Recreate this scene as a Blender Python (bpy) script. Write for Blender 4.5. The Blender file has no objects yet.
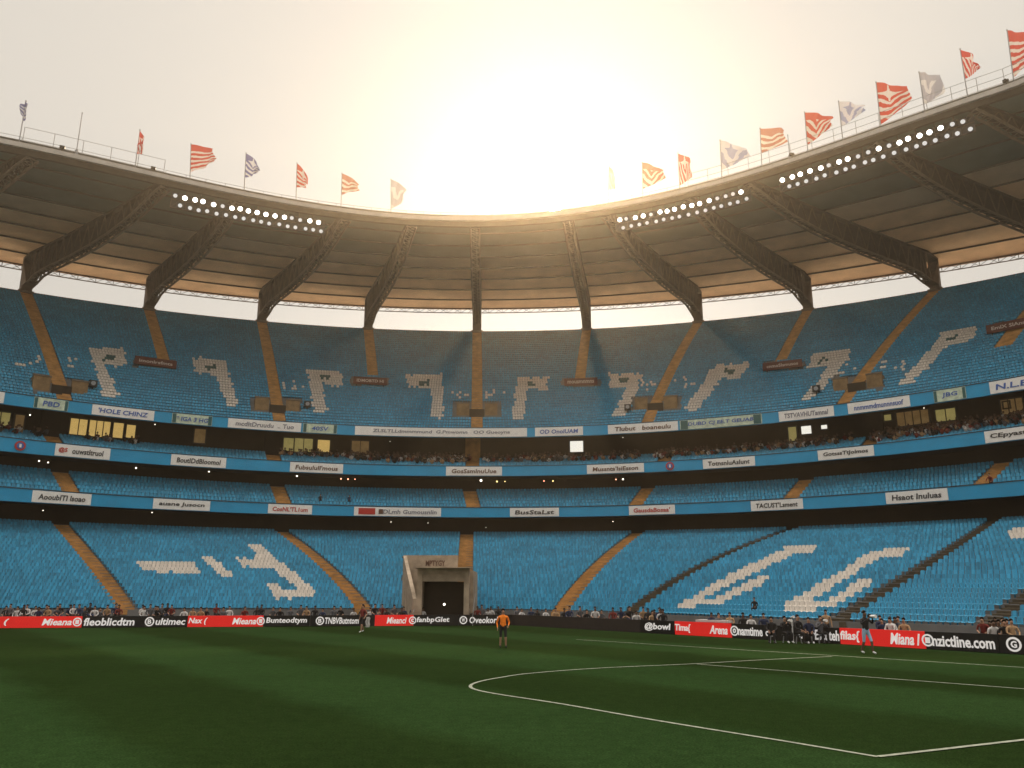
import bpy, math, random
import numpy as np
from mathutils import Vector, Matrix
random.seed(7); rng = np.random.default_rng(7)
SC = bpy.context.scene; COL = SC.collection
R_ = math.radians

# ---------------------------------------------------------------- camera, sky, sun, exposure
F, PITCH, EYE = 804.0, math.atan(204/804.0), 2.8
cd = bpy.data.cameras.new('camera'); cam = bpy.data.objects.new('camera', cd); COL.objects.link(cam)
cam.location = (0, 0, EYE); cam.rotation_euler = (math.pi/2 + PITCH, 0, 0)
cd.sensor_width = 36; cd.lens = 36*F/1024; cd.clip_start = .1; cd.clip_end = 6000
SC.camera = cam
SUN_EL, SUN_AZ = R_(27.0), R_(3.3)          # azimuth to the right of straight ahead (+Y)
sdir = Vector((math.sin(SUN_AZ)*math.cos(SUN_EL), math.cos(SUN_AZ)*math.cos(SUN_EL), math.sin(SUN_EL)))
w = bpy.data.worlds.new('World'); SC.world = w; w.use_nodes = True
nt = w.node_tree; N = nt.nodes; L = nt.links
bg = N['Background']; bg.inputs['Strength'].default_value = .12
sky = N.new('ShaderNodeTexSky'); sky.sky_type = 'NISHITA'; sky.sun_disc = False
sky.sun_elevation = SUN_EL; sky.sun_rotation = SUN_AZ
sky.dust_density = 2.5; sky.air_density = 1.2; sky.ozone_density = 0.6
bw = N.new('ShaderNodeRGBToBW'); L.new(sky.outputs[0], bw.inputs[0])
hz = N.new('ShaderNodeMix'); hz.data_type = 'RGBA'; hz.blend_type = 'MIX'; hz.inputs[0].default_value = .88
cmb = N.new('ShaderNodeMix'); cmb.data_type = 'RGBA'; cmb.blend_type = 'MULTIPLY'; cmb.inputs[0].default_value = 1
L.new(bw.outputs[0], cmb.inputs[6]); cmb.inputs[7].default_value = (.80, .76, .69, 1)
L.new(sky.outputs[0], hz.inputs[6]); L.new(cmb.outputs[2], hz.inputs[7])
# thin even cloud veil (flattens the sky) and the bright aureole round the sun
veil = N.new('ShaderNodeMix'); veil.data_type = 'RGBA'; veil.inputs[0].default_value = .95
L.new(hz.outputs[2], veil.inputs[6]); veil.inputs[7].default_value = (3.68, 3.48, 3.16, 1)
tc = N.new('ShaderNodeTexCoord')
dot = N.new('ShaderNodeVectorMath'); dot.operation = 'DOT_PRODUCT'
nrm = N.new('ShaderNodeVectorMath'); nrm.operation = 'NORMALIZE'
L.new(tc.outputs['Generated'], nrm.inputs[0]); L.new(nrm.outputs[0], dot.inputs[0]); dot.inputs[1].default_value = sdir
def mth(op, a, b=None):
    n = N.new('ShaderNodeMath'); n.operation = op; n.use_clamp = False
    for i, x in enumerate((a, b)):
        if x is None: continue
        if isinstance(x, (int, float)): n.inputs[i].default_value = x
        else: L.new(x, n.inputs[i])
    return n.outputs[0]
ang = mth('ARCCOSINE', mth('MINIMUM', dot.outputs['Value'], 0.9999999))
g1 = mth('MULTIPLY', mth('POWER', 2.718, mth('MULTIPLY', ang, -3.6)), 1.0)       # wide glow
g2 = mth('MULTIPLY', mth('POWER', 2.718, mth('MULTIPLY', ang, -26.0)), 4.0)     # aureole
g3 = mth('MULTIPLY', mth('LESS_THAN', ang, .012), 900.0)                          # the disc
gs = mth('ADD', mth('ADD', g1, g2), g3)
gc = N.new('ShaderNodeMix'); gc.data_type = 'RGBA'; gc.blend_type = 'MULTIPLY'; gc.inputs[0].default_value = 1
L.new(gs, gc.inputs[6]); gc.inputs[7].default_value = (1, .96, .86, 1)
ad = N.new('ShaderNodeMix'); ad.data_type = 'RGBA'; ad.blend_type = 'ADD'; ad.inputs[0].default_value = 1
L.new(veil.outputs[2], ad.inputs[6]); L.new(gc.outputs[2], ad.inputs[7])
# sky brightened overhead, above the view, to add fill light
sep = N.new('ShaderNodeSeparateXYZ'); L.new(nrm.outputs[0], sep.inputs[0])
zr_ = N.new('ShaderNodeMapRange'); zr_.interpolation_type = 'SMOOTHSTEP'; L.new(sep.outputs[2], zr_.inputs[0])
zr_.inputs[1].default_value = .62; zr_.inputs[2].default_value = 1.0; zr_.inputs[3].default_value = 1.0; zr_.inputs[4].default_value = 5.2
zs = N.new('ShaderNodeVectorMath'); zs.operation = 'SCALE'; L.new(ad.outputs[2], zs.inputs[0]); L.new(zr_.outputs[0], zs.inputs['Scale'])
L.new(zs.outputs[0], bg.inputs['Color'])
sd = bpy.data.lights.new('sun', 'SUN'); sd.energy = 2.0; sd.angle = R_(1.5); sd.color = (1, .76, .48)
sun = bpy.data.objects.new('sun', sd); COL.objects.link(sun)
sun.rotation_euler = (-sdir).to_track_quat('-Z', 'Y').to_euler()
SC.view_settings.view_transform = 'Standard'; SC.view_settings.look = 'None'
SC.view_settings.exposure = 0.65; SC.view_settings.gamma = 1; SC.view_settings.use_curve_mapping = False
SC.cycles.max_bounces = 8; SC.cycles.diffuse_bounces = 4; SC.cycles.volume_bounces = 0
SC.cycles.sample_clamp_indirect = 6
HAZE = dict(density=.0010, aniso=.83, color=(1, .84, .64))

# ---------------------------------------------------------------- helpers
def project(X, Y, Z):
    Z = Z - EYE
    c = math.cos(PITCH)*Y + math.sin(PITCH)*Z; up = -math.sin(PITCH)*Y + math.cos(PITCH)*Z
    return 512 + F*X/c, 384 - F*up/c
def ray(u, v):
    x = (u-512)/F; y = (384-v)/F
    return x, math.cos(PITCH)-y*math.sin(PITCH), math.sin(PITCH)+y*math.cos(PITCH)
def ground(u, v, z=0.0):
    x, y, k = ray(u, v); t = (z-EYE)/k
    return x*t, y*t
class MB:
    def __init__(s): s.v = []; s.f = []; s.m = []
    def quad(s, a, b, c, d, m=0):
        n = len(s.v); s.v += [tuple(a), tuple(b), tuple(c), tuple(d)]; s.f.append((n, n+1, n+2, n+3)); s.m.append(m)
    def poly(s, pts, m=0):
        n = len(s.v); s.v += [tuple(p) for p in pts]; s.f.append(tuple(range(n, n+len(pts)))); s.m.append(m)
    def hexa(s, p, m=0):       # 8 corners: bottom ring 0-3, top ring 4-7
        n = len(s.v); s.v += [tuple(q) for q in p]
        for q in ((3,2,1,0),(4,5,6,7),(0,1,5,4),(1,2,6,5),(2,3,7,6),(3,0,4,7)):
            s.f.append(tuple(n+i for i in q)); s.m.append(m)
    def box(s, c, d, rz=0, m=0):
        c = Vector(c); M = Matrix.Rotation(rz, 3, 'Z'); x, y, z = d[0]/2, d[1]/2, d[2]/2
        s.hexa([c + M @ Vector(q) for q in ((-x,-y,-z),(x,-y,-z),(x,y,-z),(-x,y,-z),(-x,-y,z),(x,-y,z),(x,y,z),(-x,y,z))], m)
    def bar(s, a, b, r, n=5, m=0, r2=None):
        a = Vector(a); b = Vector(b); d = (b-a)
        if d.length < 1e-6: return
        q = d.to_track_quat('Z', 'Y'); k = len(s.v); r2 = r if r2 is None else r2
        for p, rr in ((a, r), (b, r2)):
            for i in range(n):
                t = 2*math.pi*i/n + math.pi/n; s.v.append(tuple(p + q @ Vector((rr*math.cos(t), rr*math.sin(t), 0))))
        for i in range(n):
            j = (i+1) % n; s.f.append((k+i, k+j, k+n+j, k+n+i)); s.m.append(m)
        s.f.append(tuple(range(k+n-1, k-1, -1))); s.f.append(tuple(range(k+n, k+2*n))); s.m += [m, m]
    def ball(s, c, r, m=0, n=8, k=5, sz=1):
        c = Vector(c); b = len(s.v); s.v.append((c.x, c.y, c.z-r*sz))
        for i in range(1, k):
            p = -math.pi/2 + math.pi*i/k
            for j in range(n):
                t = 2*math.pi*j/n; s.v.append((c.x+r*math.cos(p)*math.cos(t), c.y+r*math.cos(p)*math.sin(t), c.z+r*sz*math.sin(p)))
        s.v.append((c.x, c.y, c.z+r*sz)); e = len(s.v)-1
        for j in range(n):
            s.f.append((b, b+1+(j+1) % n, b+1+j)); s.m.append(m)
            s.f.append((e, e-n+j, e-n+(j+1) % n)); s.m.append(m)
        for i in range(k-2):
            for j in range(n):
                o = b+1+i*n; s.f.append((o+j, o+(j+1) % n, o+n+(j+1) % n, o+n+j)); s.m.append(m)
    def build(s, name, mats, parent=None, smooth=False):
        me = bpy.data.meshes.new(name); me.from_pydata(s.v, [], s.f)
        for mt in (mats if isinstance(mats, (list, tuple)) else [mats]): me.materials.append(mt)
        me.polygons.foreach_set('material_index', s.m)
        if smooth: me.polygons.foreach_set('use_smooth', [True]*len(s.f))
        me.update(); o = bpy.data.objects.new(name, me); COL.objects.link(o)
        if parent is not None: o.parent = parent; o.matrix_parent_inverse = parent.matrix_basis.inverted()
        return o
def tag(o, label=None, cat=None, group=None, kind=None):
    for k, x in (('label', label), ('category', cat), ('group', group), ('kind', kind)):
        if x: o[k] = x
    return o
def thing(name, loc, label, cat, group=None):
    o = bpy.data.objects.new(name, None); COL.objects.link(o); o.location = loc; o.empty_display_size = .2
    return tag(o, label, cat, group)
ORD = 'first second third fourth fifth sixth seventh eighth ninth tenth eleventh twelfth thirteenth fourteenth fifteenth sixteenth'.split()

def mat(name, col, rough=.6, var=.12, scale=3.0, spec=.3, emit=None, es=0, island=0.0, stain=None, metal=0, bump=0):
    m = bpy.data.materials.new(name); m.use_nodes = True; t = m.node_tree; n = t.nodes; b = n['Principled BSDF']
    b.inputs['Roughness'].default_value = rough; b.inputs['Specular IOR Level'].default_value = spec; b.inputs['Metallic'].default_value = metal
    src = None
    g = n.new('ShaderNodeNewGeometry')
    if var:
        no = n.new('ShaderNodeTexNoise'); no.inputs['Scale'].default_value = scale; no.inputs['Detail'].default_value = 5
        t.links.new(g.outputs['Position'], no.inputs['Vector'])
        mr = n.new('ShaderNodeMapRange'); mr.inputs[1].default_value = .3; mr.inputs[2].default_value = .7
        mr.inputs[3].default_value = 1-var; mr.inputs[4].default_value = 1+var
        t.links.new(no.outputs['Fac'], mr.inputs[0]); fac = mr.outputs[0]
        if island:
            mi = n.new('ShaderNodeMapRange'); mi.inputs[3].default_value = 1-island; mi.inputs[4].default_value = 1+island
            t.links.new(g.outputs['Random Per Island'], mi.inputs[0])
            mm = n.new('ShaderNodeMath'); mm.operation = 'MULTIPLY'; t.links.new(fac, mm.inputs[0]); t.links.new(mi.outputs[0], mm.inputs[1]); fac = mm.outputs[0]
        mx = n.new('ShaderNodeVectorMath'); mx.operation = 'SCALE'; mx.inputs[0].default_value = col[:3]
        t.links.new(fac, mx.inputs['Scale']); t.links.new(mx.outputs[0], b.inputs['Base Color'])
        if bump:
            bp = n.new('ShaderNodeBump'); bp.inputs['Strength'].default_value = bump; bp.inputs['Distance'].default_value = .02
            t.links.new(no.outputs['Fac'], bp.inputs['Height']); t.links.new(bp.outputs[0], b.inputs['Normal'])
    else: b.inputs['Base Color'].default_value = (*col[:3], 1)
    if emit: b.inputs['Emission Color'].default_value = (*emit, 1); b.inputs['Emission Strength'].default_value = es
    return m
M = dict(
    blue=mat('seat_blue', (.030, .25, .42), .45, .13, .3, .4, island=.3),
    white=mat('seat_white', (.64, .58, .52), .5, .06, .5, .4, island=.12),
    darkseat=mat('seat_dark_green', (.03, .10, .10), .5, .1, 1, island=.2),
    concrete=mat('terrace_concrete', (.15, .15, .15), .9, .2, .6, bump=.3),
    ochre=mat('ochre_steps', (.40, .215, .075), .85, .3, 1.3, bump=.2),
    portal=mat('portal_render', (.22, .145, .075), .85, .3, 1.5),
    shadestep=mat('shaded_steps', (.075, .06, .04), .9, .35, 1.5),  # shade of the seat sides put into the step colour
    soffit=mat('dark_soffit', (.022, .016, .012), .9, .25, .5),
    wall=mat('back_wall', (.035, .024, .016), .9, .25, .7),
    fascia=mat('fascia_blue', (.022, .29, .54), .45, .07, .5),
    panelw=mat('board_white', (.78, .76, .74), .5, .06, 2),
    panelg=mat('board_pale_green', (.50, .58, .46), .5, .25, 2.5),
    ink=mat('ink_black', (.03, .03, .035), .6, 0), inkblue=mat('ink_blue', (.05, .12, .38), .6, 0),
    inkred=mat('ink_red', (.45, .04, .03), .6, 0), inkbrown=mat('ink_brown', (.12, .06, .04), .6, 0), inkgrey=mat('ink_grey', (.2, .2, .24), .6, 0),
    truss=mat('truss_brown', (.04, .03, .02), .7, .3, 1.2), trussl=mat('truss_lattice', (.11, .08, .055), .7, .3, 1.2),
    chord=mat('lower_chord', (.15, .12, .09), .6, .25, 2),
    roofg=mat('soffit_green', (.10, .15, .125), .8, .16, .35), rooft=mat('soffit_glow_tan', (.76, .54, .34), .8, .14, .35),  # tan carries the sun's warm glow in its colour
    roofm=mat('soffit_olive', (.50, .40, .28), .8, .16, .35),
    purlin=mat('purlin', (.08, .065, .05), .8, .2, 1), top=mat('roof_sheet', (.45, .44, .42), .5, .1, .4),
    trim=mat('edge_trim', (.42, .39, .36), .5, .12, .8), steel=mat('galvanised', (.33, .32, .31), .45, .15, 4, metal=.4),
    black=mat('black_metal', (.02, .02, .02), .5, .1, 4), pole=mat('pole_grey', (.30, .30, .31), .5, .1, 4),
    red=mat('led_red', (.70, .022, .02), .4, .05, 1, emit=(.8, .02, .015), es=.22), blk=mat('led_black', (.012, .011, .011), .4, .1, 2),
    brn=mat('board_dark', (.03, .022, .02), .6, .15, 2),
    lw=mat('led_white', (.78, .76, .76), .4, 0, emit=(1, .95, .93), es=.18), lr=mat('led_letter_red', (.7, .03, .03), .4, 0, emit=(1, .05, .03), es=.2),
    signr=mat('sign_oxblood', (.10, .028, .02), .6, .25, 3), signw=mat('sign_letters', (.55, .48, .42), .6, 0),
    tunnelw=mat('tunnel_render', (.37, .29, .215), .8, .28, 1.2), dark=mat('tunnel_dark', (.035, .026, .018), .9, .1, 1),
    line=mat('line_paint', (.30, .31, .24), .9, .3, 6),
    path=mat('track_surface', (.10, .085, .07), .9, .2, 1),
    floorc=mat('outer_bounce_concrete', (.48, .42, .35), .9, .2, .05),  # unseen ground made pale to bounce sunlight onto the roof underside
    glasst=mat('window_frame', (.05, .045, .04), .5, .1, 2),
)

# ---------------------------------------------------------------- the bowl: rings round one centre
CX, CY = -2.3, 29.9
def poly(c):
    return lambda th: float(np.polyval(c, max(-1.0, min(1.04, th/50.0))))
zf1b, zf1t = poly([.085, .092, 11.052]), poly([.301, .117, 12.197])
zf2b, zf2t = poly([.162, .327, 16.341]), poly([.317, .266, 17.564])
zf3b, zf3t = poly([.077, .392, 21.434]), poly([.167, .447, 22.67])
zrim, zrear = poly([.263, -2.32, .485, 44.626]), poly([-1.018, -3.331, .935, 49.212])
zfront = poly([-4.684, .428, 4.532, 2.096, 49.494])
R1, R2, R3, RRIM, RREAR, RFRONT = 67.9, 70.2, 71.3, 98.9, 103.5, 66.7
def P(th, R, z):
    t = R_(th); return Vector((CX + R*math.sin(t), CY + R*math.cos(t), z))
def theta_at(u, R, zf):
    lo, hi = -80.0, 80.0
    for _ in range(50):
        m = (lo+hi)/2; p = P(m, R, zf(m))
        if p.y < 2 or project(*p)[0] < u: 
            if p.y < 2 and m > 0: hi = m
            else: lo = m
        else: hi = m
    return (lo+hi)/2
THS = [x*1.25 for x in range(-60, 61)]       # +-75 degrees
def ring_sheet(mb, ra, za, rb, zb, m=0, ths=THS, flip=False):
    for a, b in zip(ths[:-1], ths[1:]):
        q = [P(a, ra(a) if callable(ra) else ra, za(a)), P(b, ra(b) if callable(ra) else ra, za(b)), P(b, rb(b) if callable(rb) else rb, zb(b)), P(a, rb(a) if callable(rb) else rb, zb(a))]
        mb.quad(*(q[::-1] if flip else q), m)
def ring_box(mb, r0, r1, zb, zt, m=0, ths=THS):
    n = len(mb.v)
    for a in ths: mb.v += [tuple(P(a, r0, zb(a))), tuple(P(a, r1, zb(a))), tuple(P(a, r1, zt(a))), tuple(P(a, r0, zt(a)))]
    for i in range(len(ths)-1):
        for j in range(4):
            k = (j+1) % 4; mb.f.append((n+4*i+j, n+4*i+k, n+4*i+4+k, n+4*i+4+j)); mb.m.append(m)
    e = n+4*(len(ths)-1); mb.f += [(n+3, n+2, n+1, n), (e, e+1, e+2, e+3)]; mb.m += [m, m]
cst = lambda x: (lambda th: x)
off = lambda f, d: (lambda th: f(th)+d)

# front line of the lower tier (not concentric)
FU = np.array([-260, -150, 0, 400, 512, 560, 640, 700, 760, 840, 900, 960, 1024, 1160.])
FV = np.array([611, 611, 611, 611, 612, 613, 615.3, 618, 620.7, 623.5, 625.5, 627.5, 630, 637.])
FZ = np.array([.97, .95, .90, .80, .78, .77, .76, .75, .74, .70, .67, .64, .62, .6])
ft, fr, fz = [], [], []
for u in range(-260, 1161, 10):
    z = float(np.interp(u, FU, FZ)); x, y = ground(u, float(np.interp(u, FU, FV)), z)
    ft.append(math.degrees(math.atan2(x-CX, y-CY))); fr.append(math.hypot(x-CX, y-CY)); fz.append(z)
k = np.ones(9)/9; frs = np.convolve(np.pad(fr, 4, mode='edge'), k, 'valid')
FRONT_R = lambda th: float(np.interp(th, ft, frs)); FRONT_Z = lambda th: float(np.interp(th, ft, fz))

class Tier:
    def __init__(s, n, rf, zf, rr, zr, t0, t1, name):
        s.n = n; s.rf = rf; s.zf = zf; s.rr = rr; s.zr = zr; s.t0 = t0; s.t1 = t1; s.aisles = []; s.holes = []; s.name = name
    pitch = .5
    def pos(s, th, q):       # q in 0..1 from front to back
        return s.rf(th)*(1-q) + s.rr(th)*q, s.zf(th)*(1-q) + s.zr(th)*q
    def find(s, u, v):
        th, q = (u-512)/11.0, .5
        for _ in range(60):
            def e(th, q):
                r, z = s.pos(th, q); a, b = project(*P(th, r, z)); return np.array([a-u, b-v])
            e0 = e(th, q); J = np.array([(e(th+.01, q)-e0)/.01, (e(th, q+.001)-e0)/.001]).T
            d = np.linalg.solve(J, -e0); th += max(-5, min(5, d[0])); q += max(-.2, min(.2, d[1]))
        return th, q
    def aisle(s, a, b, hw, q0=0, q1=1.0, m='ochre'):
        s.aisles.append((a, b, hw, q0, q1, m))
    def ath(s, A, q): return A[0]*(1-q) + A[1]*q
upper = Tier(44, cst(72.0), off(zf3t, -.45), cst(RRIM), off(zrim, -.25), -62, 62, 'upper')
tier3 = Tier(7, cst(71.2), off(zf2t, -.35), cst(76.0), off(zf2t, 1.55), -62, 62, 'box')
tier2 = Tier(7, cst(68.7), off(zf1t, -.45), cst(74.2), off(zf1t, 2.75), -62, 62, 'middle')
lower = Tier(28, FRONT_R, FRONT_Z, cst(71.5), cst(9.25), -66, 70, 'lower')

lower.pitch = .36; upper.pitch = .36; tier2.pitch = tier3.pitch = .40
COLTH = [-40.98, -31.76, -22.26, -12.52, -2.08, 8.57, 19.1, 28.78, 38.9]
# upper aisles: (pixel at the bottom end, full or ending at a sign)
UA = [((60, 386), 1), ((163.5, 360), 0), ((277, 405), 1), ((373, 377), 0), ((477, 409), 1), ((580, 379), 0), ((656, 403), 1), ((781, 361), 0), ((858, 383), 1)]
for th, ((u, v), full) in zip(COLTH, UA):
    tb, qb = upper.find(u, v)
    s = (th-tb)/(1-qb)
    upper.aisle(tb-s*qb, th, .74, 0 if full else qb, 1)
for a, q0 in ((-50.2, 0), (-59, .3), (48.3, .3), (57, 0)): upper.aisle(a*.97 if a < 0 else a-4, a, .95, q0, 1)
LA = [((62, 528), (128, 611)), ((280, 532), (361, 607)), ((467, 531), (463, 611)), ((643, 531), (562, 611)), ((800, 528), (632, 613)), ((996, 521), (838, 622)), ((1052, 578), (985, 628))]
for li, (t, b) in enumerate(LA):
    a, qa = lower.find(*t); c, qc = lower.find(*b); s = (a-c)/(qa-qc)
    lower.aisle(c - s*qc, a + s*(1-qa), .8 if li < 4 else .62, m='ochre' if li < 4 else 'shadestep')  # right-hand aisles get the steps coloured as shaded
for th in (-57,): lower.aisle(th, th, .9)
for th in (-39.2, -20.9, -2.3, 14.7, 29.3, 44.9, -56): tier2.aisle(th + (.4 if th < 0 else -.6), th - (.2 if th < 0 else -.6), .85)
for th in (-40.2, -21.6, -2.2, 17.0, 35.6): tier3.aisle(th, th, .85)

stand = thing('grandstand', (CX, CY+70, 0), 'curved four tier concrete grandstand with blue fascia bands and ochre stairways round the pitch', 'grandstand')
def terrace(t, parent):
    mb = MB(); ths = [x for x in THS if t.t0-4 <= x <= t.t1+4]
    for i in range(t.n):
        for a, b in zip(ths[:-1], ths[1:]):
            ra0, za0 = t.pos(a, i/t.n); rb0, zb0 = t.pos(b, i/t.n); ra1, za1 = t.pos(a, (i+1)/t.n); rb1, zb1 = t.pos(b, (i+1)/t.n)
            mb.quad(P(a, ra0, za0), P(b, rb0, zb0), P(b, rb1, zb0), P(a, ra1, za0))
            mb.quad(P(a, ra1, za0), P(b, rb1, zb0), P(b, rb1, zb1), P(a, ra1, za1))
    o = mb.build('terrace', M['concrete'], parent); o['label'] = 'stepped concrete of the %s tier' % t.name
    for A in t.aisles:
        mb = MB()
        for i in range(t.n):
            q = (i+.5)/t.n
            if not (A[3] <= q <= A[4]): continue
            for h in range(2):
                q0 = (i+h*.5)/t.n; q1 = (i+h*.5+.5)/t.n; th0 = t.ath(A, q0); th1 = t.ath(A, q1)
                r0, z0 = t.pos(th0, i/t.n); r1, z1 = t.pos(th0, (i+1)/t.n)
                ra = r0 + (r1-r0)*h*.5; rb = r0 + (r1-r0)*(h*.5+.5) + .02
                zt = z0 + .02 + (z1-z0)*.5*h + (z1-z0)*.25
                da = math.degrees(A[2]/ra); 
                pts = [P(th0-da, ra, z0-.3), P(th0+da, ra, z0-.3), P(th1+da, rb, z0-.3), P(th1-da, rb, z0-.3)]
                mb.hexa(pts + [Vector((p.x, p.y, zt)) for p in pts])
        if mb.f: mb.build('stairway', M[A[5]], parent)
for t in (upper, tier3, tier2, lower): terrace(t, stand)
# fascia bands
for r, zb, zt, nm in ((R1, zf1b, zf1t, 'lower'), (R2, zf2b, zf2t, 'middle'), (R3, zf3b, zf3t, 'upper')):
    mb = MB(); ring_box(mb, r, r+.3, zb, zt); ring_box(mb, r-.05, r+.35, zt, off(zt, .07), 1)
    o = mb.build('fascia_band', [M['fascia'], M['truss']], stand); o['label'] = '%s blue fascia band' % nm
# soffits and back walls
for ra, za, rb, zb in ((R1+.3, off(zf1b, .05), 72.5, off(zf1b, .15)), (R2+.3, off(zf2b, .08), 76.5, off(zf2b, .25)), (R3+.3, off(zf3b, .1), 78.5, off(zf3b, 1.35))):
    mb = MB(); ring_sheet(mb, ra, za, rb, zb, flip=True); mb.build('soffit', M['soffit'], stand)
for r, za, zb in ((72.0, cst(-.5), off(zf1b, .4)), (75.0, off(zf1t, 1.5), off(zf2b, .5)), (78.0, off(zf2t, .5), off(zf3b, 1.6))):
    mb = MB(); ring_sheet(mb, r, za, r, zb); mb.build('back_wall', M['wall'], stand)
mb = MB(); ring_box(mb, RRIM-.05, RRIM+.35, off(zrim, -2.6), zrim)
ring_sheet(mb, RRIM+.36, zrim, RRIM+.36, cst(0))
mb.build('rim_wall', M['signr'], stand)
mb = MB()
for a, b in zip(THS[:-1], THS[1:]):
    if a < -64 or b > 70: continue
    mb.quad(P(a, FRONT_R(a)-.03, 0), P(b, FRONT_R(b)-.03, 0), P(b, FRONT_R(b)-.03, FRONT_Z(b)+.12), P(a, FRONT_R(a)-.03, FRONT_Z(a)+.12))
    mb.quad(P(a, FRONT_R(a)-.03, FRONT_Z(a)+.12), P(b, FRONT_R(b)-.03, FRONT_Z(b)+.12), P(b, FRONT_R(b)+.12, FRONT_Z(b)+.12), P(a, FRONT_R(a)+.12, FRONT_Z(a)+.12))
mb.build('front_wall', M['concrete'], stand)
# pillars at the box level and behind tier two
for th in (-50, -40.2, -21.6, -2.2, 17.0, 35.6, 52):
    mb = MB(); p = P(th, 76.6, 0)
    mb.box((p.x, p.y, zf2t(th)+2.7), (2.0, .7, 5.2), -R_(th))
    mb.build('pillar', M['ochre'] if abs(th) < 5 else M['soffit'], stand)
# windows of the boxes
def ringz(R, u, v):
    """height on the cylinder of radius R at pixel u,v, and its angle"""
    x, y, k = ray(u, v); a = x*x+y*y; b = x*CX+y*CY; c = CX*CX+CY*CY-R*R
    t = (b+math.sqrt(b*b-a*c))/a
    return math.degrees(math.atan2(x*t-CX, y*t-CY)), EYE+k*t
wm = {k: mat('lit_window_'+k, (.3, .25, .15), .3, .35, .9, emit=c, es=s) for k, c, s in
      (('amber', (1, .66, .2), .30), ('olive', (.75, .62, .2), .16), ('white', (1, .97, .86), .6), ('dim', (.8, .45, .15), .06))}
for u0, u1, v0, v1, k in ((-8, 11, 412, 430, 'olive'), (16, 25, 415, 431, 'dim'), (43, 55, 416, 433, 'olive'), (71, 88, 419, 435, 'amber'), (90, 111, 421, 437, 'amber'), (114, 124, 423, 438, 'amber'), (127, 136, 425, 438, 'amber'),
        (284, 294, 438, 451, 'olive'), (295, 313, 438.5, 452, 'olive'), (318, 330, 440, 452, 'amber'), (352, 369, 441, 453, 'dim'), (195, 206, 429, 443, 'dim'),
        (570, 583, 441, 452, 'white'), (788, 796, 427, 441, 'olive'), (801, 811, 426, 434, 'white'), (821, 827, 425, 429, 'white'), (876, 891, 415, 421, 'olive'), (896, 928, 411, 425, 'dim'), (935, 955, 409, 421, 'olive'), (1003, 1009, 402, 408, 'white'), (1000, 1022, 399, 414, 'dim')):
    th0, zt0 = ringz(77.9, u0, v0); th1, zt1 = ringz(77.9, u1, v0); zb = ringz(77.9, (u0+u1)/2, v1)[1]; zt = (zt0+zt1)/2
    mb = MB(); fw = math.degrees(.14/77.9)
    mb.quad(P(th0, 77.94, zb), P(th1, 77.94, zb), P(th1, 77.94, zt), P(th0, 77.94, zt))
    wdw = mb.build('window', wm[k], stand)
    mb = MB()
    for a, b, c, d in ((th0-fw, th0, zb-.14, zt+.14), (th1, th1+fw, zb-.14, zt+.14), (th0, th1, zt, zt+.14), (th0, th1, zb-.14, zb)):
        q = [P(a, 77.80, c), P(b, 77.80, c), P(b, 77.97, c), P(a, 77.97, c)]
        mb.hexa(q + [Vector((p.x, p.y, d)) for p in q])
    for k_ in range(1, int((u1-u0)/7)):
        tm_ = th0+(th1-th0)*k_/int((u1-u0)/7); q = [P(a, rr_, zb) for a, rr_ in ((tm_-fw*.35, 77.86), (tm_+fw*.35, 77.86), (tm_+fw*.35, 77.93), (tm_-fw*.35, 77.93))]
        mb.hexa(q + [Vector((p.x, p.y, zt)) for p in q])
    mb.build('window_frame', M['glasst'], wdw)
# stair portals in the upper tier
for th, ((u, v), full) in zip(COLTH, UA):
    if not full: continue
    sl = 1
    t0, q0 = upper.find(u, v+4); r, z = upper.pos(t0, q0); mb = MB(); c = P(t0, r, z)
    rot = -R_(t0)
    def lp(x, y, zz): return Vector(c) + Matrix.Rotation(rot, 3, 'Z') @ Vector((x, y, zz))
    for s in (-1, 1):       # two wing parapets with a coping, and a return wall
        mb.hexa([lp(x, y, -.4) for x, y in ((s*1.05, -.2), (s*2.75, -.2), (s*2.75, 0), (s*1.05, 0))] + [lp(x, y, 1.25) for x, y in ((s*1.05, -.2), (s*2.75, -.2), (s*2.75, 0), (s*1.05, 0))], 0)
        mb.hexa([lp(x, y, 1.25) for x, y in ((s*1.0, -.28), (s*2.85, -.28), (s*2.85, .08), (s*1.0, .08))] + [lp(x, y, 1.42) for x, y in ((s*1.0, -.28), (s*2.85, -.28), (s*2.85, .08), (s*1.0, .08))], 1)
        mb.hexa([lp(x, y, -.6) for x, y in ((s*2.55, .0), (s*2.75, .0), (s*2.75, 2.2), (s*2.55, 2.2))] + [lp(x, y, 1.25) for x, y in ((s*2.55, .0), (s*2.75, .0), (s*2.75, 2.2), (s*2.55, 2.2))], 0)
    mb.hexa([lp(x, y, -1.6) for x, y in ((-1.0, -.9), (1.0, -.9), (1.0, -.7), (-1.0, -.7))] + [lp(x, y, .35) for x, y in ((-1.0, -.9), (1.0, -.9), (1.0, -.7), (-1.0, -.7))], 2)
    mb.build('stair_portal', [M['portal'], M['chord'], M['dark']], stand)
    upper.holes.append((u-25, u+25, v-7, v+7))
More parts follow.
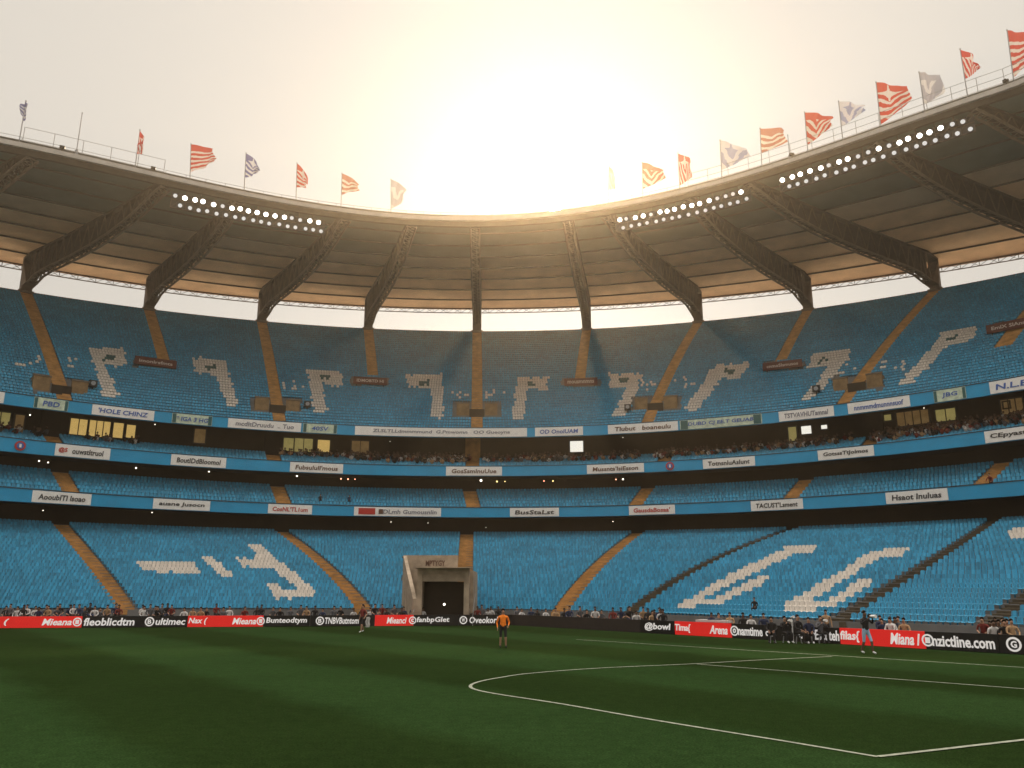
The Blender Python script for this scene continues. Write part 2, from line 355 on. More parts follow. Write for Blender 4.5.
# players' tunnel
tx = lambda u, Y: (u-512)*(math.cos(PITCH)*Y)/F
X0, X1, Y0 = -7.0, -3.75, 64.6
mb = MB()
mb.box((X0-.2, Y0+.6, 1.95), (.4, 1.2, 3.9)); mb.box((X1+.2, Y0+.6, 1.95), (.4, 1.2, 3.9)); mb.box(((X0+X1)/2, Y0+.6, 4.1), (X1-X0+.8, 1.2, .4), 0, 0)
mb.box(((X0+X1)/2, Y0+.62, 3.6), (X1-X0-.002, 1.1, .6)); mb.box(((X0+X1)/2, Y0-.08, 4.33), (X1-X0+1.3, 1.6, .06))
mb.box(((X0+X1)/2+.05, Y0+5.2, 4.02), (X1-X0+1.2, 8.0, .25)); 
mb.box((X0-.35, Y0+5.2, 2.4), (.25, 8, 3.0)); mb.box((X1+.55, Y0+5.2, 2.4), (.25, 8, 3.0))
mb.hexa([(-9.7, 73.7, 2.0), (-4.9, 73.7, 2.0), (-4.9, 74.0, 2.0), (-9.7, 74.0, 2.0), (-9.75, 73.7, 5.65), (-4.85, 73.7, 5.65), (-4.85, 74.0, 5.65), (-9.75, 74.0, 5.65)])
mb.hexa([(-9.75, 73.7, 1.4), (-9.45, 73.7, 1.4), (X0-.4, Y0, 0), (X0-.7, Y0, 0), (-9.75, 73.7, 5.6), (-9.45, 73.7, 5.6), (X0-.4, Y0, 2.0), (X0-.7, Y0, 2.0)])
tun = mb.build('player_tunnel', M['tunnelw'], stand); tun['label'] = 'pale rendered players tunnel at pitch level'
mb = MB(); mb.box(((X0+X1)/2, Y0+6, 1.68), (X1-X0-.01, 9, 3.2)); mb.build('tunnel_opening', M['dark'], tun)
lower.holes += [(403, 462, 556, 600), (412, 467, 568, 616)]

# text ---------------------------------------------------------------
def text_mesh(s, bold=.012, shear=0.0):
    c = bpy.data.curves.new('t', 'FONT'); c.body = s; c.size = 1; c.offset = bold; c.shear = shear; c.resolution_u = 2; c.extrude = 0.012
    o = bpy.data.objects.new('t', c); COL.objects.link(o)
    dg = bpy.context.evaluated_depsgraph_get(); me = bpy.data.meshes.new_from_object(o.evaluated_get(dg))
    bpy.data.objects.remove(o); bpy.data.curves.remove(c)
    v = np.empty(len(me.vertices)*3, 'f'); me.vertices.foreach_get('co', v); v = v.reshape(-1, 3)
    return me, v
def lettering(s, ln, ht, mapf, m, parent, bold=.012, shear=0, name='lettering', x0=None):
    """fit the words into ln x ht (metres), centred on 0,0, and bend them through mapf(x, y, depth)"""
    me, v = text_mesh(s, bold, shear)
    lo, hi = v.min(0), v.max(0); sx = ln/(hi[0]-lo[0]); sy = ht/(hi[1]-lo[1])
    x = (v[:, 0]-(lo[0]+hi[0])/2)*sx; y = (v[:, 1]-(lo[1]+hi[1])/2)*sy
    co = np.array([mapf(a, b, c) for a, b, c in zip(x, y, v[:, 2])], 'f')
    me.vertices.foreach_set('co', co.ravel()); me.materials.clear(); me.materials.append(m)
    me.polygons.foreach_set('material_index', [0]*len(me.polygons)); me.update()
    o = bpy.data.objects.new(name, me); COL.objects.link(o)
    o.parent = parent; o.matrix_parent_inverse = parent.matrix_basis.inverted(); return o
lettering('MPTYGY', 1.75, .5, lambda x, y, d: Vector((-6.85+x, 73.69-d, 4.95+y)), M['inkbrown'], tun, .03)
# boards on the fascia bands: (u0, u1, words, ink, panel)
RB = {
 'upper': (R3, zf3b, zf3t, [(-22, 4, 'IULNS', 'inkgrey', 'panelw'), (34, 68, 'PBD', 'inkblue', 'panelg'), (92, 154, "'HOLE CHINZ", 'inkblue', 'panelw'), (172, 212, '* IGA 3 HG', 'inkblue', 'panelg'),
    (228, 301, 'mcdltDruudu  .. Tuo', 'inkgrey', 'panelw'), (303, 337, '40SV', 'inkblue', 'panelg'), (355, 527, 'ZLSLTLLdmmmmund  G.Pmwomn   OO Gueoyna', 'inkgrey', 'panelw'), (535, 583, 'OD OnolUAM', 'inkblue', 'panelw'),
    (608, 678, 'Tlubut   boaneulu', 'inkbrown', 'panelw'), (680, 762, 'DUBD CJ EE.T GEUAB', 'inkblue', 'panelg'), (779, 834, 'TSTVAVHUTamnal', 'inkgrey', 'panelw'), (848, 910, 'nnmmmdmunnnsuof', 'inkblue', 'panelw'), (934, 966, 'JBG', 'inkblue', 'panelg'), (990, 1050, 'N.L.EST', 'inkblue', 'panelw')]),
 'middle': (R2, zf2b, zf2t, [(55, 110, '@SouwstItruol', 'ink', 'panelw'), (171, 226, 'BoutIDdBloomol', 'ink', 'panelw'), (290, 343, "FubsuluIl'mous", 'inkbrown', 'panelw'), (446, 502, 'GosSsmInuUue', 'inkbrown', 'panelw'),
    (587, 644, "Mussnta'IsiEsson", 'inkbrown', 'panelw'), (703, 755, 'TotnsnluAsIunt', 'ink', 'panelw'), (818, 874, 'GotsssTtJolmos', 'ink', 'panelw'), (985, 1042, 'CEpyastTl', 'ink', 'panelw')]),
 'lower': (R1, zf1b, zf1t, [(32, 91, 'AooubITI lsoao', 'ink', 'panelw'), (153, 210, 'auane Jusocn', 'ink', 'panelw'), (268, 312, "CosNL'TL1um", 'inkred', 'panelw'), (354, 441, 'DLmh Gumousnlin', 'inkgrey', 'panelw'),
    (510, 559, 'BusStaLst', 'ink', 'panelw'), (629, 675, "GausdaBosaa'", 'inkred', 'panelw'), (751, 803, "TACUST'Lsment", 'ink', 'panelw'), (886, 948, 'Hsaot Inuluas', 'ink', 'panelw')])}
inkname = dict(ink='black', inkblue='blue', inkred='red', inkbrown='brown', inkgrey='grey')
for nm, (r, zb, zt, lst) in RB.items():
    for i, (u0, u1, s, ink, pan) in enumerate(lst):
        zm = lambda th: (zb(th)+zt(th))/2
        a, b = theta_at(u0, r, zm), theta_at(u1, r, zm); n = max(2, int((b-a)/1.0)+1); ths = list(np.linspace(a, b, n))
        mb = MB(); ring_box(mb, r-.09, r-.01, off(zb, .06), off(zt, -.06), 0, ths)
        bd = mb.build('advertising_board', M[pan])
        tag(bd, '%s board with %s lettering, %s from left on the %s blue fascia' % ('white' if pan == 'panelw' else 'pale green', inkname[ink], ORD[i], nm), 'advertising board', 'boards along the blue fascias')
        tm = (a+b)/2; h = zt(tm)-zb(tm); ln = R_(b-a)*r
        sh = 0.0
        if s.startswith('DLmh'):
            sh = .14*ln; ring = MB(); ths2 = list(np.linspace(a+(b-a)*.05, a+(b-a)*.24, 3)); ring_box(ring, r-.13, r-.091, off(zb, .22), off(zt, -.2), 0, ths2)
            ths3 = list(np.linspace(a+(b-a)*.28, a+(b-a)*.33, 2)); ring_box(ring, r-.13, r-.091, off(zb, .3), off(zt, -.3), 1, ths3); ring.build('logo_block', [M['inkred'], M['inkbrown']], bd)
        if pan == 'panelg':
            for f0, f1 in ((.01, .10), (.90, .99)):
                ring = MB(); ring_box(ring, r-.12, r-.091, off(zb, .1), off(zt, -.1), 0, list(np.linspace(a+(b-a)*f0, a+(b-a)*f1, 2))); ring.build('end_stripe', M['darkseat'], bd)
        mp = lambda x, y, d: P(tm + math.degrees((x+sh)/r), r-.115-d, (zb(tm+math.degrees((x+sh)/r))+zt(tm+math.degrees((x+sh)/r)))/2 + y)
        if s.startswith('@'):
            t0 = tm
            mp0 = lambda x, y, d: P(tm + math.degrees((x-.38*ln)/r), r-.115-d, (zb(tm)+zt(tm))/2 + y - .0)
            lettering('@S', ln*.16, h*.42, lambda x, y, d: P(tm+math.degrees((x-.36*ln)/r), r-.115-d, (zb(tm-1)+zt(tm-1))/2+y), M['inkred'], bd, .03)
            s = s[2:]; sh = .09*ln; ln *= .92
        lettering(s, ln*(.62 if sh else .8 if len(s) > 5 else .5), h*.44, mp, M[ink], bd, .022, .1)
# round crests on the fascia
for u, r, zb, zt, lb in ((20, R2, zf2b, zf2t, 'round dark red and blue crest on the middle fascia band at the far left'), (670, R2, zf2b, zf2t, 'round dark red and blue crest on the middle fascia band right of the sun')):
    th = theta_at(u, r, lambda t: (zb(t)+zt(t))/2); c = P(th, r-.03, (zb(th)+zt(th))/2); q = Vector((math.sin(R_(th)), math.cos(R_(th)), 0))
    mb = MB(); mb.bar(c, c-q*.1, .5, 20, 0); o = mb.build('club_crest', M['inkred']); tag(o, lb, 'crest')
    mb = MB(); mb.bar(c-q*.1, c-q*.14, .33, 16, 0); mb.build('inner_disc', M['inkblue'], o); mb = MB(); mb.box(c-q*.16, (.2, .04, .36), -R_(th)); mb.build('emblem', M['panelw'], o)

# signs standing in the upper tier
for i, (u, v, ln, s) in enumerate(((155, 364, 5.0, 'imonlrsfmts'), (370, 382, 4.7, 'IDMOBTD HI'), (581, 383, 4.7, 'mousmnmns'), (783, 366.5, 5.0, 'cnmoSIsmusos'), (1014, 327, 5.4, 'EmlX SlAnnno'))):
    th, q = upper.find(u, v+5); r, z = upper.pos(th, q); c = P(th, r-.15, z+.85); rz = -R_(th)
    lb = ['leftmost', 'second from the left', 'middle', 'fourth from the left', 'rightmost'][i]
    mb = MB(); mb.box(c, (ln, .16, 1.05), rz); sg = mb.build('seating_sign', M['signr'])
    tag(sg, 'dark red sign board among the upper tier seats, %s of the five' % lb, 'sign', 'sign boards in the upper tier')
    Mx = Matrix.Rotation(rz, 3, 'Z')
    mb = MB()
    for xx in (-ln*.4, ln*.4): mb.bar(c + Mx @ Vector((xx, .1, -.5)), c + Mx @ Vector((xx, .1, -1.3)), .06, 6)
    mb.build('post', M['black'], sg)
    lettering(s, ln*.8, .42, lambda x, y, d: c + Mx @ Vector((x, -.1-d, y)), M['signw'], sg, .02)
    upper.holes.append((u-ln*4.2, u+ln*4.2, v-5, v+3))
for i, (u, v) in enumerate(((92, 390), (307, 410), (628, 413), (817, 395))):
    th, q = upper.find(u, v); r, z = upper.pos(th, q); c = P(th, r-.1, z+.75)
    mb = MB(); mb.box(c, (.85, .5, .75), -R_(th)); o = mb.build('loudspeaker', M['black'])
    tag(o, 'small black loudspeaker box among upper tier seats, %s from the left' % ORD[i], 'loudspeaker', 'loudspeakers in the upper tier')
    mb = MB(); mb.bar(c - Vector((0, 0, .37)), c - Vector((0, 0, 1.0)), .07, 6); mb.build('stand', M['black'], o)
    Mx = Matrix.Rotation(-R_(th), 3, 'Z'); mb = MB(); mb.bar(c + Mx @ Vector((0, -.24, 0)), c + Mx @ Vector((0, -.27, 0)), .25, 14); mb.build('speaker_cone', M['pole'], o)

# ---------------------------------------------------------------- seats
def seat_template(detail):
    mb = MB(); w = .235
    if detail:
        nx, nz = 6, 5; th = .03
        def back(i, j, s):
            x = -w + 2*w*i/nx; k = j/nz; zz = .42 + .46*k; c = (abs(x)/w)
            if j == nz: zz -= .06*c**4
            return (x*(1-.1*(k**3)), .16 + .10*k - .05*(c*c) + s, zz)
        def pan(i, j, s):
            x = -w + 2*w*i/nx; k = j/4; c = abs(x)/w
            return (x, -.24+.40*k, .44 - .03*(1-c*c) - .05*(max(0, .3-k)/.3)**2 + s + .0)
        for fn, nj, t in ((back, nz, th), (pan, 4, -th)):
            for i in range(nx):
                for j in range(nj):
                    mb.quad(fn(i, j, 0), fn(i+1, j, 0), fn(i+1, j+1, 0), fn(i, j+1, 0)); mb.quad(fn(i, j+1, t), fn(i+1, j+1, t), fn(i+1, j, t), fn(i, j, t))
            for i in range(nx):
                mb.quad(fn(i, nj, 0), fn(i+1, nj, 0), fn(i+1, nj, t), fn(i, nj, t)); mb.quad(fn(i, 0, t), fn(i+1, 0, t), fn(i+1, 0, 0), fn(i, 0, 0))
            for j in range(nj):
                mb.quad(fn(0, j, t), fn(0, j, 0), fn(0, j+1, 0), fn(0, j+1, t)); mb.quad(fn(nx, j, 0), fn(nx, j, t), fn(nx, j+1, t), fn(nx, j+1, 0))
        mb.box((0, .05, .22), (.06, .3, .40))
    else:
        xs = (-w, -w*.5, w*.5, w); c = (0, .05, .05, 0); tp = (.80, .87, .87, .80)
        for i in range(3):
            mb.quad((xs[i], .14+c[i], .40), (xs[i+1], .14+c[i+1], .40), (xs[i+1]*.95, .24+c[i+1], tp[i+1]), (xs[i]*.95, .24+c[i], tp[i]))
            mb.quad((xs[i]*.95, .27+c[i], tp[i]), (xs[i+1]*.95, .27+c[i+1], tp[i+1]), (xs[i+1], .17+c[i+1], .40), (xs[i], .17+c[i], .40))
        mb.quad((-w, -.24, .41), (w, -.24, .41), (w, .16, .42), (-w, .16, .42)); mb.quad((-w, -.24, .36), (w, -.24, .36), (w, -.24, .41), (-w, -.24, .41))
        mb.quad((-w, .16, .36), (w, .16, .36), (w, -.24, .36), (-w, -.24, .36))
        for s in (-w, w): mb.quad((s*.95, .27, .80), (s, .17, .40), (s, .14, .40), (s*.95, .24, .80))
        mb.quad((-.05, -.1, 0), (.05, -.1, 0), (.05, -.1, .36), (-.05, -.1, .36))
    return mb
def inpoly(u, v, pts):
    r = False; n = len(pts)
    for i in range(n):
        x1, y1 = pts[i]; x2, y2 = pts[i-1]
        if (y1 > v) != (y2 > v) and u < (x2-x1)*(v-y1)/(y2-y1)+x1: r = not r
    return r
GU = [[(91,348),(125,348),(129.5,365),(117,366),(106,364.5),(120,396),(105,397),(92.5,356)],
 [(193,357.5),(226,361),(240,406.5),(228.5,406.5),(216,375),(195.5,373.5)],
 [(307,369),(341.5,372),(343,386),(331,385.5),(322,383),(327,412),(315,413.5),(309,384)],
 [(406,374.5),(441.7,374),(444,417.5),(433,418),(430.5,388),(407.5,386.5)],
 [(517,377.5),(548,376.5),(547,390),(527.5,389),(523.5,418.5),(511.5,418.5)],
 [(609,374),(642,373),(640,384.5),(624.5,415.5),(612,415.5),(627,387),(608,387)],
 [(716,365),(749,362.5),(745,372),(736,379),(721,378.5),(695.5,411),(684,410),(712,369)],
 [(812,353),(850,348.5),(848,359),(811,399.5),(799.5,399.5),(830,365),(806,369)],
 [(944,332),(980,326.5),(967,342.5),(949,344.5),(909,385.5),(897,384.5)]]
GD = [[(103,354.5),(116,354.5),(117,361),(104,361)], [(204.5,364),(217,365),(219,371),(206,370)], [(319,373.5),(331,374.5),(331,381),(320,380)], [(417,379.5),(431,379),(432,385),(418,386)],
      [(526,381),(539,380),(538,386),(527,387)], [(618,377.5),(632,376.5),(630,382),(617,383)], [(722,369),(735,368.5),(732,374),(721,374)], [(818,358),(834,356),(832,361.5),(815,364)], [(947,337),(962,333),(956,339),(944,342)]]
GD = [[(sum(p[0] for p in g)/4+(x-sum(p[0] for p in g)/4)*.8, sum(p[1] for p in g)/4+(y-sum(p[1] for p in g)/4)*.75) for x, y in g] for g in GD]
GL = [[(136.7,561),(195,562.5),(200,573),(144,571.5)], [(200.7,557),(213.5,557),(235,576),(223,577.5)], [(237.5,558.5),(272,558.5),(284,567.5),(242,567)],
 [(246,543.5),(259,544.5),(301,577),(316,592),(314,598.5),(273,598),(267,584),(278,583.5),(286,589.5),(297,588),(262,561)],
 [(786,547),(815,545.5),(811,552.5),(793,554),(742,578),(701,598.5),(713,598.5),(755,577),(767,576.5),(756,586),(716,604.5),(690,606.5),(676,605.5),(735,571)],
 [(777,608),(789,601),(836,573),(871,551),(908,548.5),(901.5,557),(880,557.5),(852,574),(809,601),(825,600),(863,577),(875,576.5),(869.5,583.5),(832,605),(815,609.5)],
 [(1004,532),(1011,528.5),(1034,527),(1034,537.5),(1010,538.5)]]
SPECK = [(18,42,356,367),(62,86,358,369),(248,268,380,388),(282,304,380,390),(450,470,392,399),(484,506,390,398),(640,656,381,392),(672,694,377,388),(836,868,364,376),(874,908,358,372)]
seats = {'blue': [], 'white': [], 'darkseat': []}
for t in (upper, tier3, tier2, lower):
    tab = np.linspace(t.t0, t.t1, 700)
    for i in range(t.n):
        q = (i+.45)/t.n
        rz = [t.pos(a, q) for a in tab]; pts = np.array([P(a, r, 0)[:2] for a, (r, _) in zip(tab, rz)])
        zrow = np.array([t.pos(a, i/t.n)[1] for a in tab])
        s = np.concatenate([[0], np.cumsum(np.hypot(*np.diff(pts, axis=0).T))])
        cuts = [(s[0], s[0])]
        for A in t.aisles:
            if A[3]-.001 <= q <= A[4]+.001:
                c = float(np.interp(t.ath(A, q), tab, s)); cuts.append((c-A[2]-.02, c+A[2]+.02))
        cuts.append((s[-1], s[-1])); cuts.sort()
        for (_, a), (b, _) in zip(cuts[:-1], cuts[1:]):
            n = int((b-a)/t.pitch)
            if n < 1: continue
            d = (b-a)/n
            for j in range(n):
                sj = a+(j+.5)*d; x = np.interp(sj, s, pts[:, 0]); y = np.interp(sj, s, pts[:, 1]); z = np.interp(sj, s, zrow)
                dx = np.interp(sj+.3, s, pts[:, 0])-np.interp(sj-.3, s, pts[:, 0]); dy = np.interp(sj+.3, s, pts[:, 1])-np.interp(sj-.3, s, pts[:, 1])
                u, v = project(x, y+.2, z+.62*t.pitch/.5); kd = 'blue'
                if -40 < u < 1064:
                    if any(h[0] < u < h[1] and h[2] < v < h[3] for h in t.holes): continue
                    ju, jv = u+rng.normal(0, .8), v+rng.normal(0, .6)
                    if t is upper and 320 < v < 425:
                        if any(inpoly(ju, jv, g) for g in GD) and rng.random() < .85: kd = 'darkseat'
                        elif any(inpoly(ju, jv, g) for g in GU): kd = 'white'
                        elif rng.random() < .2 and any(a0 < u < a1 and b0 < v < b1 for a0, a1, b0, b1 in SPECK): kd = 'white'
                    elif t is lower and any(inpoly(u+rng.normal(0, .35), v+rng.normal(0, .25), g) for g in GL): kd = 'white'
                seats[kd].append((x, y, z, math.atan2(dy, dx), u, v, 1 if t is lower else 0, t.pitch/.5))
def seat_mass(name, arr, tm, m, label):
    arr = np.array(arr); tv = np.array(tm.v, 'f'); nv = len(tv); nf = len(tm.f); n = len(arr)
    c, s = np.cos(arr[:, 3])[:, None], np.sin(arr[:, 3])[:, None]
    V = np.empty((n, nv, 3), 'f')
    g = arr[:, 7:8]; V[:, :, 0] = arr[:, 0:1] + (c*tv[:, 0] - s*tv[:, 1])*g; V[:, :, 1] = arr[:, 1:2] + (s*tv[:, 0] + c*tv[:, 1])*g; V[:, :, 2] = arr[:, 2:3] + tv[:, 2]*g
    Fq = (np.array(tm.f, 'i')[None] + (np.arange(n)*nv)[:, None, None]).reshape(-1)
    me = bpy.data.meshes.new(name); me.vertices.add(n*nv); me.vertices.foreach_set('co', V.ravel())
    me.loops.add(n*nf*4); me.loops.foreach_set('vertex_index', Fq); me.polygons.add(n*nf)
    me.polygons.foreach_set('loop_start', np.arange(n*nf, dtype='i')*4); me.materials.append(m); me.update(calc_edges=True)
    o = bpy.data.objects.new(name, me); COL.objects.link(o); return tag(o, label, 'seats', None, 'stuff')
lo_t, hi_t = seat_template(False), seat_template(True)
def key(s): return (s[0]**2+s[1]**2) if (4 < s[4] < 1020 and s[5] < 628 and s[6] and not (984 < s[4] < 1022 and s[5] > 606)) else 1e9
allk = sorted(key(q) for k_ in ('blue', 'white') for q in seats[k_]); lim = allk[299]
for kd, nm, lb, gl in (('blue', 'blue_seats', 'rows upon rows of sky blue plastic seats filling all tiers', 'sky blue seat in the near rows above the red and black hoarding at right'),
                       ('white', 'white_seats', 'white seats picking out the large figures in the blue tiers', 'white seat in the large white figure above the hoarding at right')):
    near = [q for q in seats[kd] if key(q) <= lim]; far = [q for q in seats[kd] if key(q) > lim]; seat_mass(nm, far, lo_t, M[kd], lb)
    proto = None
    for x, y, z, a, *_r in near:
        if proto is None: o = proto = hi_t.build('stadium_seat', M[kd], smooth=True)
        else: o = proto.copy(); COL.objects.link(o)
        o.location = (x, y, z); o.rotation_euler = (0, 0, a); o.scale = (_r[3],)*3; tag(o, gl, 'seat', 'near %s seats of the lower tier' % kd)
seat_mass('dark_seats', seats['darkseat'], lo_t, M['darkseat'], 'small patches of dark green seats inside the white figures of the upper tier')

# ---------------------------------------------------------------- roof
roof = thing('stadium_roof', (CX, CY+85, 45), 'wide curved cantilever roof with dark truss ribs over the grandstand, open gap along its rear', 'roof')
NB = 8
def roof_z(th, q): return zfront(th)*(1-q) + (zrear(th)+.9)*q + .5*math.sin(math.pi*q)
TH2 = [x*1.25 for x in range(-58, 59)]
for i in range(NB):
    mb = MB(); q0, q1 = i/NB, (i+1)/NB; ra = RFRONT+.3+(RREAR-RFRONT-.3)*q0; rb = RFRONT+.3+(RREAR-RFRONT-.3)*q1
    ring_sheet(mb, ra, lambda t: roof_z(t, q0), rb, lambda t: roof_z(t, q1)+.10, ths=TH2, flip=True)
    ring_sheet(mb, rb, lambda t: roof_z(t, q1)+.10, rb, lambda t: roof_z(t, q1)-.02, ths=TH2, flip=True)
    mb.build('soffit_panel', M['roofg'] if i < 3 else M['roofm'] if i == 3 else M['rooft'], roof)  # rear bands have the warm glow painted in, olive blends to green
mb = MB(); ring_sheet(mb, RFRONT, off(zfront, .7), RREAR, off(zrear, 1.9), ths=TH2)
ring_sheet(mb, RREAR, off(zrear, 1.0), RREAR, off(zrear, 1.9), ths=TH2, flip=True); mb.build('roof_sheet', M['top'], roof)
mb = MB(); ring_box(mb, RFRONT-.12, RFRONT+.3, off(zfront, -.1), off(zfront, .42), 0, TH2); mb.build('edge_trim', M['trim'], roof)
mb = MB(); ring_box(mb, RFRONT+.32, RFRONT+.7, off(zfront, -.75), off(zfront, .05), 0, TH2); mb.build('edge_beam', M['truss'], roof)
for i in range(1, NB):
    mb = MB(); q = i/NB; r = RFRONT+.3+(RREAR-RFRONT-.3)*q
    ring_box(mb, r-.09, r+.09, lambda t: roof_z(t, q)-.08, lambda t: roof_z(t, q)+.08, 0, TH2); mb.build('purlin', M['purlin'], roof)
mb = MB(); r = RREAR-.4
zl, zh = off(zrear, .15), off(zrear, .95)
for zz in (zl, zh):
    ring_box(mb, r-.06, r+.06, off(zz, -.06), off(zz, .06), 0, TH2)
n = 210; ang_ = np.linspace(-70, 70, n)
for i in range(n-1):
    a, b = ang_[i], ang_[i+1]
    mb.bar(P(a, r, zl(a)), P(b, r, zh(b)), .04, 4); 
    if i % 2: mb.bar(P(a, r, zl(a)), P(a, r, zh(a)), .05, 4)
    else: mb.bar(P(a, r, zh(a)), P(b, r, zl(b)), .04, 4)
mb.build('rear_lattice_girder', M['trussl'], roof)
tipth = lambda u: theta_at(u, RFRONT+.8, off(zfront, -.4))
for th, tf in zip([-70, -60.4, -50.6] + COLTH + [49.2, 59.5, 70], [-66, -55, -46] + [tipth(u) for u in (166, 240, 346, 412, 475, 568, 606, 686, 745, 872, 972)] + [60]):
    PT = lambda R, z: P(tf + (th-tf)*max(0.0, min(1.0, (R-67.4)/(99.0-67.4))), R, z)
    ax = (PT(99, 0)-PT(67.4, 0)).normalized(); e = Vector((ax.y, -ax.x, 0)); hw = .72
    zr = lambda R: roof_z(tf + (th-tf)*max(0.0, min(1.0, (R-67.4)/31.6)), (R-RFRONT-.3)/(RREAR-RFRONT-.3))
    rim = zrim(th)
    Rs = [67.4, 69.5, 72.5, 76, 80, 84, 88, 91.5, 94.5, 96.5, 98.0]
    dp = [.9, 1.1, 1.8, 2.5, 3.0, 3.3, 3.45, 3.5, 3.5, 3.75, 4.5]
    top = [PT(R, zr(R)-.02) for R in Rs]; bot = [PT(R, zr(R)-d) for R, d in zip(Rs, dp)]
    bot.append(P(th, 99.05, rim+.1)); top.append(P(th, 100.6, zr(100.6)-.02))
    outer = P(th, 100.4, rim+.1)
    mb = MB(); h2 = hw
    def chord(a, b, t, m, w=hw):
        mb.hexa([a-e*w-Vector((0,0,t)), a+e*w-Vector((0,0,t)), b+e*w-Vector((0,0,t)), b-e*w-Vector((0,0,t)), a-e*w, a+e*w, b+e*w, b-e*w], m)
    for i in range(len(top)-1):
        chord(top[i], top[i+1], .32, 0); 
        if i < len(top)-2: mb.hexa([top[i]-e*.16-Vector((0,0,.3)), top[i]+e*.16-Vector((0,0,.3)), top[i+1]+e*.16-Vector((0,0,.3)), top[i+1]-e*.16-Vector((0,0,.3)), bot[i]-e*.16, bot[i]+e*.16, bot[i+1]+e*.16, bot[i+1]-e*.16], 0)
    # tip cap
    tr = mb.build('roof_truss', [M['truss'], M['chord']], roof)
    mb = MB()
    for i in range(len(bot)-2):
        for s in (-1, 1): mb.bar(bot[i]+e*hw*.8*s, bot[i+1]+e*hw*.8*s, .15, 6)
        for k in range(3):
            p = bot[i].lerp(bot[i+1], k/3); q = bot[i].lerp(bot[i+1], (k+1)/3); mb.bar(p-e*hw*.8, q+e*hw*.8, .06, 4)
            mb.bar(p-e*hw*.8, p+e*hw*.8, .06, 4)
    mb.build('lower_chord', M['chord'], tr)
    mb = MB()
    for i in range(1, len(bot)-2):
        for k in range(2):
            b0 = bot[i].lerp(bot[i+1], k*.5); b1 = bot[i].lerp(bot[i+1], k*.5+.5); t0 = top[i].lerp(top[i+1], k*.5+.25)
            for s in (-1, 1):
                o_ = e*hw*.85*s; dn = Vector((0, 0, -.25)); mb.bar(b0+o_, t0+o_+dn, .075, 4); mb.bar(t0+o_+dn, b1+o_, .075, 4)
    mb.build('lattice', M['trussl'], tr)
    mb = MB()      # column foot: curved inner flange down to the rim
    inn = [bot[-2], P(th, 98.6, (bot[-2].z+rim)/2), P(th, 98.9, rim-.2)]; out = [P(th, 100.6, zr(100.6)-.3), P(th, 100.3, (bot[-2].z+rim)/2), P(th, 100.1, rim-.2)]
    for i in range(2):
        mb.hexa([inn[i+1]-e*hw, inn[i+1]+e*hw, out[i+1]+e*hw, out[i+1]-e*hw, inn[i]-e*hw, inn[i]+e*hw, out[i]+e*hw, out[i]-e*hw], 0)
    mb.box(P(th, 99.5, rim-.05), (1.9, 1.6, .35), -R_(th), 1)
    mb.build('column', [M['trussl'], M['chord']], tr)

# railings on the roof edge
def railing(u0, u1, hgt, rails, step, label):
    zt = off(zfront, .42); a = theta_at(u0, RFRONT, zt); b = theta_at(u1, RFRONT, zt)
    n = max(2, int(R_(b-a)*RFRONT/step)); ths = list(np.linspace(a, b, n+1)); r = RFRONT+.25
    ra = thing('roof_railing', P((a+b)/2, r, zt((a+b)/2)), label, 'railing')
    for hh in rails:
        mb = MB()
        for p, q in zip(ths[:-1], ths[1:]): mb.bar(P(p, r, zt(p)+hh), P(q, r, zt(q)+hh), .032, 5)
        mb.build('rail', M['steel'], ra)
    for t in ths[:100]:
        mb = MB(); mb.bar(P(t, r, zt(t)-.02), P(t, r, zt(t)+hgt), .035, 5); mb.build('post', M['steel'], ra)
railing(-60, 22, .8, (.4, .78), 2.2, 'low steel railing on the roof edge beyond the furled flag at the far left')
railing(23, 164, 2.0, (.45, .75, 1.98), 2.6, 'tall steel safety railing on the roof edge at the far left')
railing(166, 560, .75, (.38, .72), 2.2, 'low steel railing on the roof edge left of the sun')
railing(562, 685, .9, (.45, .88), 2.2, 'low steel railing on the roof edge right of the sun')
railing(688, 1060, 2.1, (.5, 1.2, 2.08), 2.4, 'tall steel safety railing on the roof edge at the right')
# small fixtures on the roof edge
for u, lb in ((62, 'left of the bare pole'), (153, 'beside the drooping red flag'), (792, 'below the red and white flag at right'), (1006, 'below the last red flag')):
    zt = off(zfront, .42); t = theta_at(u, RFRONT, zt); c = P(t, RFRONT+.1, zt(t))
    mb = MB(); mb.bar(c, c+Vector((0, 0, .35)), .05, 6); mb.box(c+Vector((0, 0, .5)), (.5, .35, .32), .4); mb.bar(c+Vector((0, -.17, .5)), c+Vector((.05, -.3, .47)), .13, 10)
    tag(mb.build('spot_lamp', M['black']), 'small dark spot lamp on the roof edge %s' % lb, 'lamp')

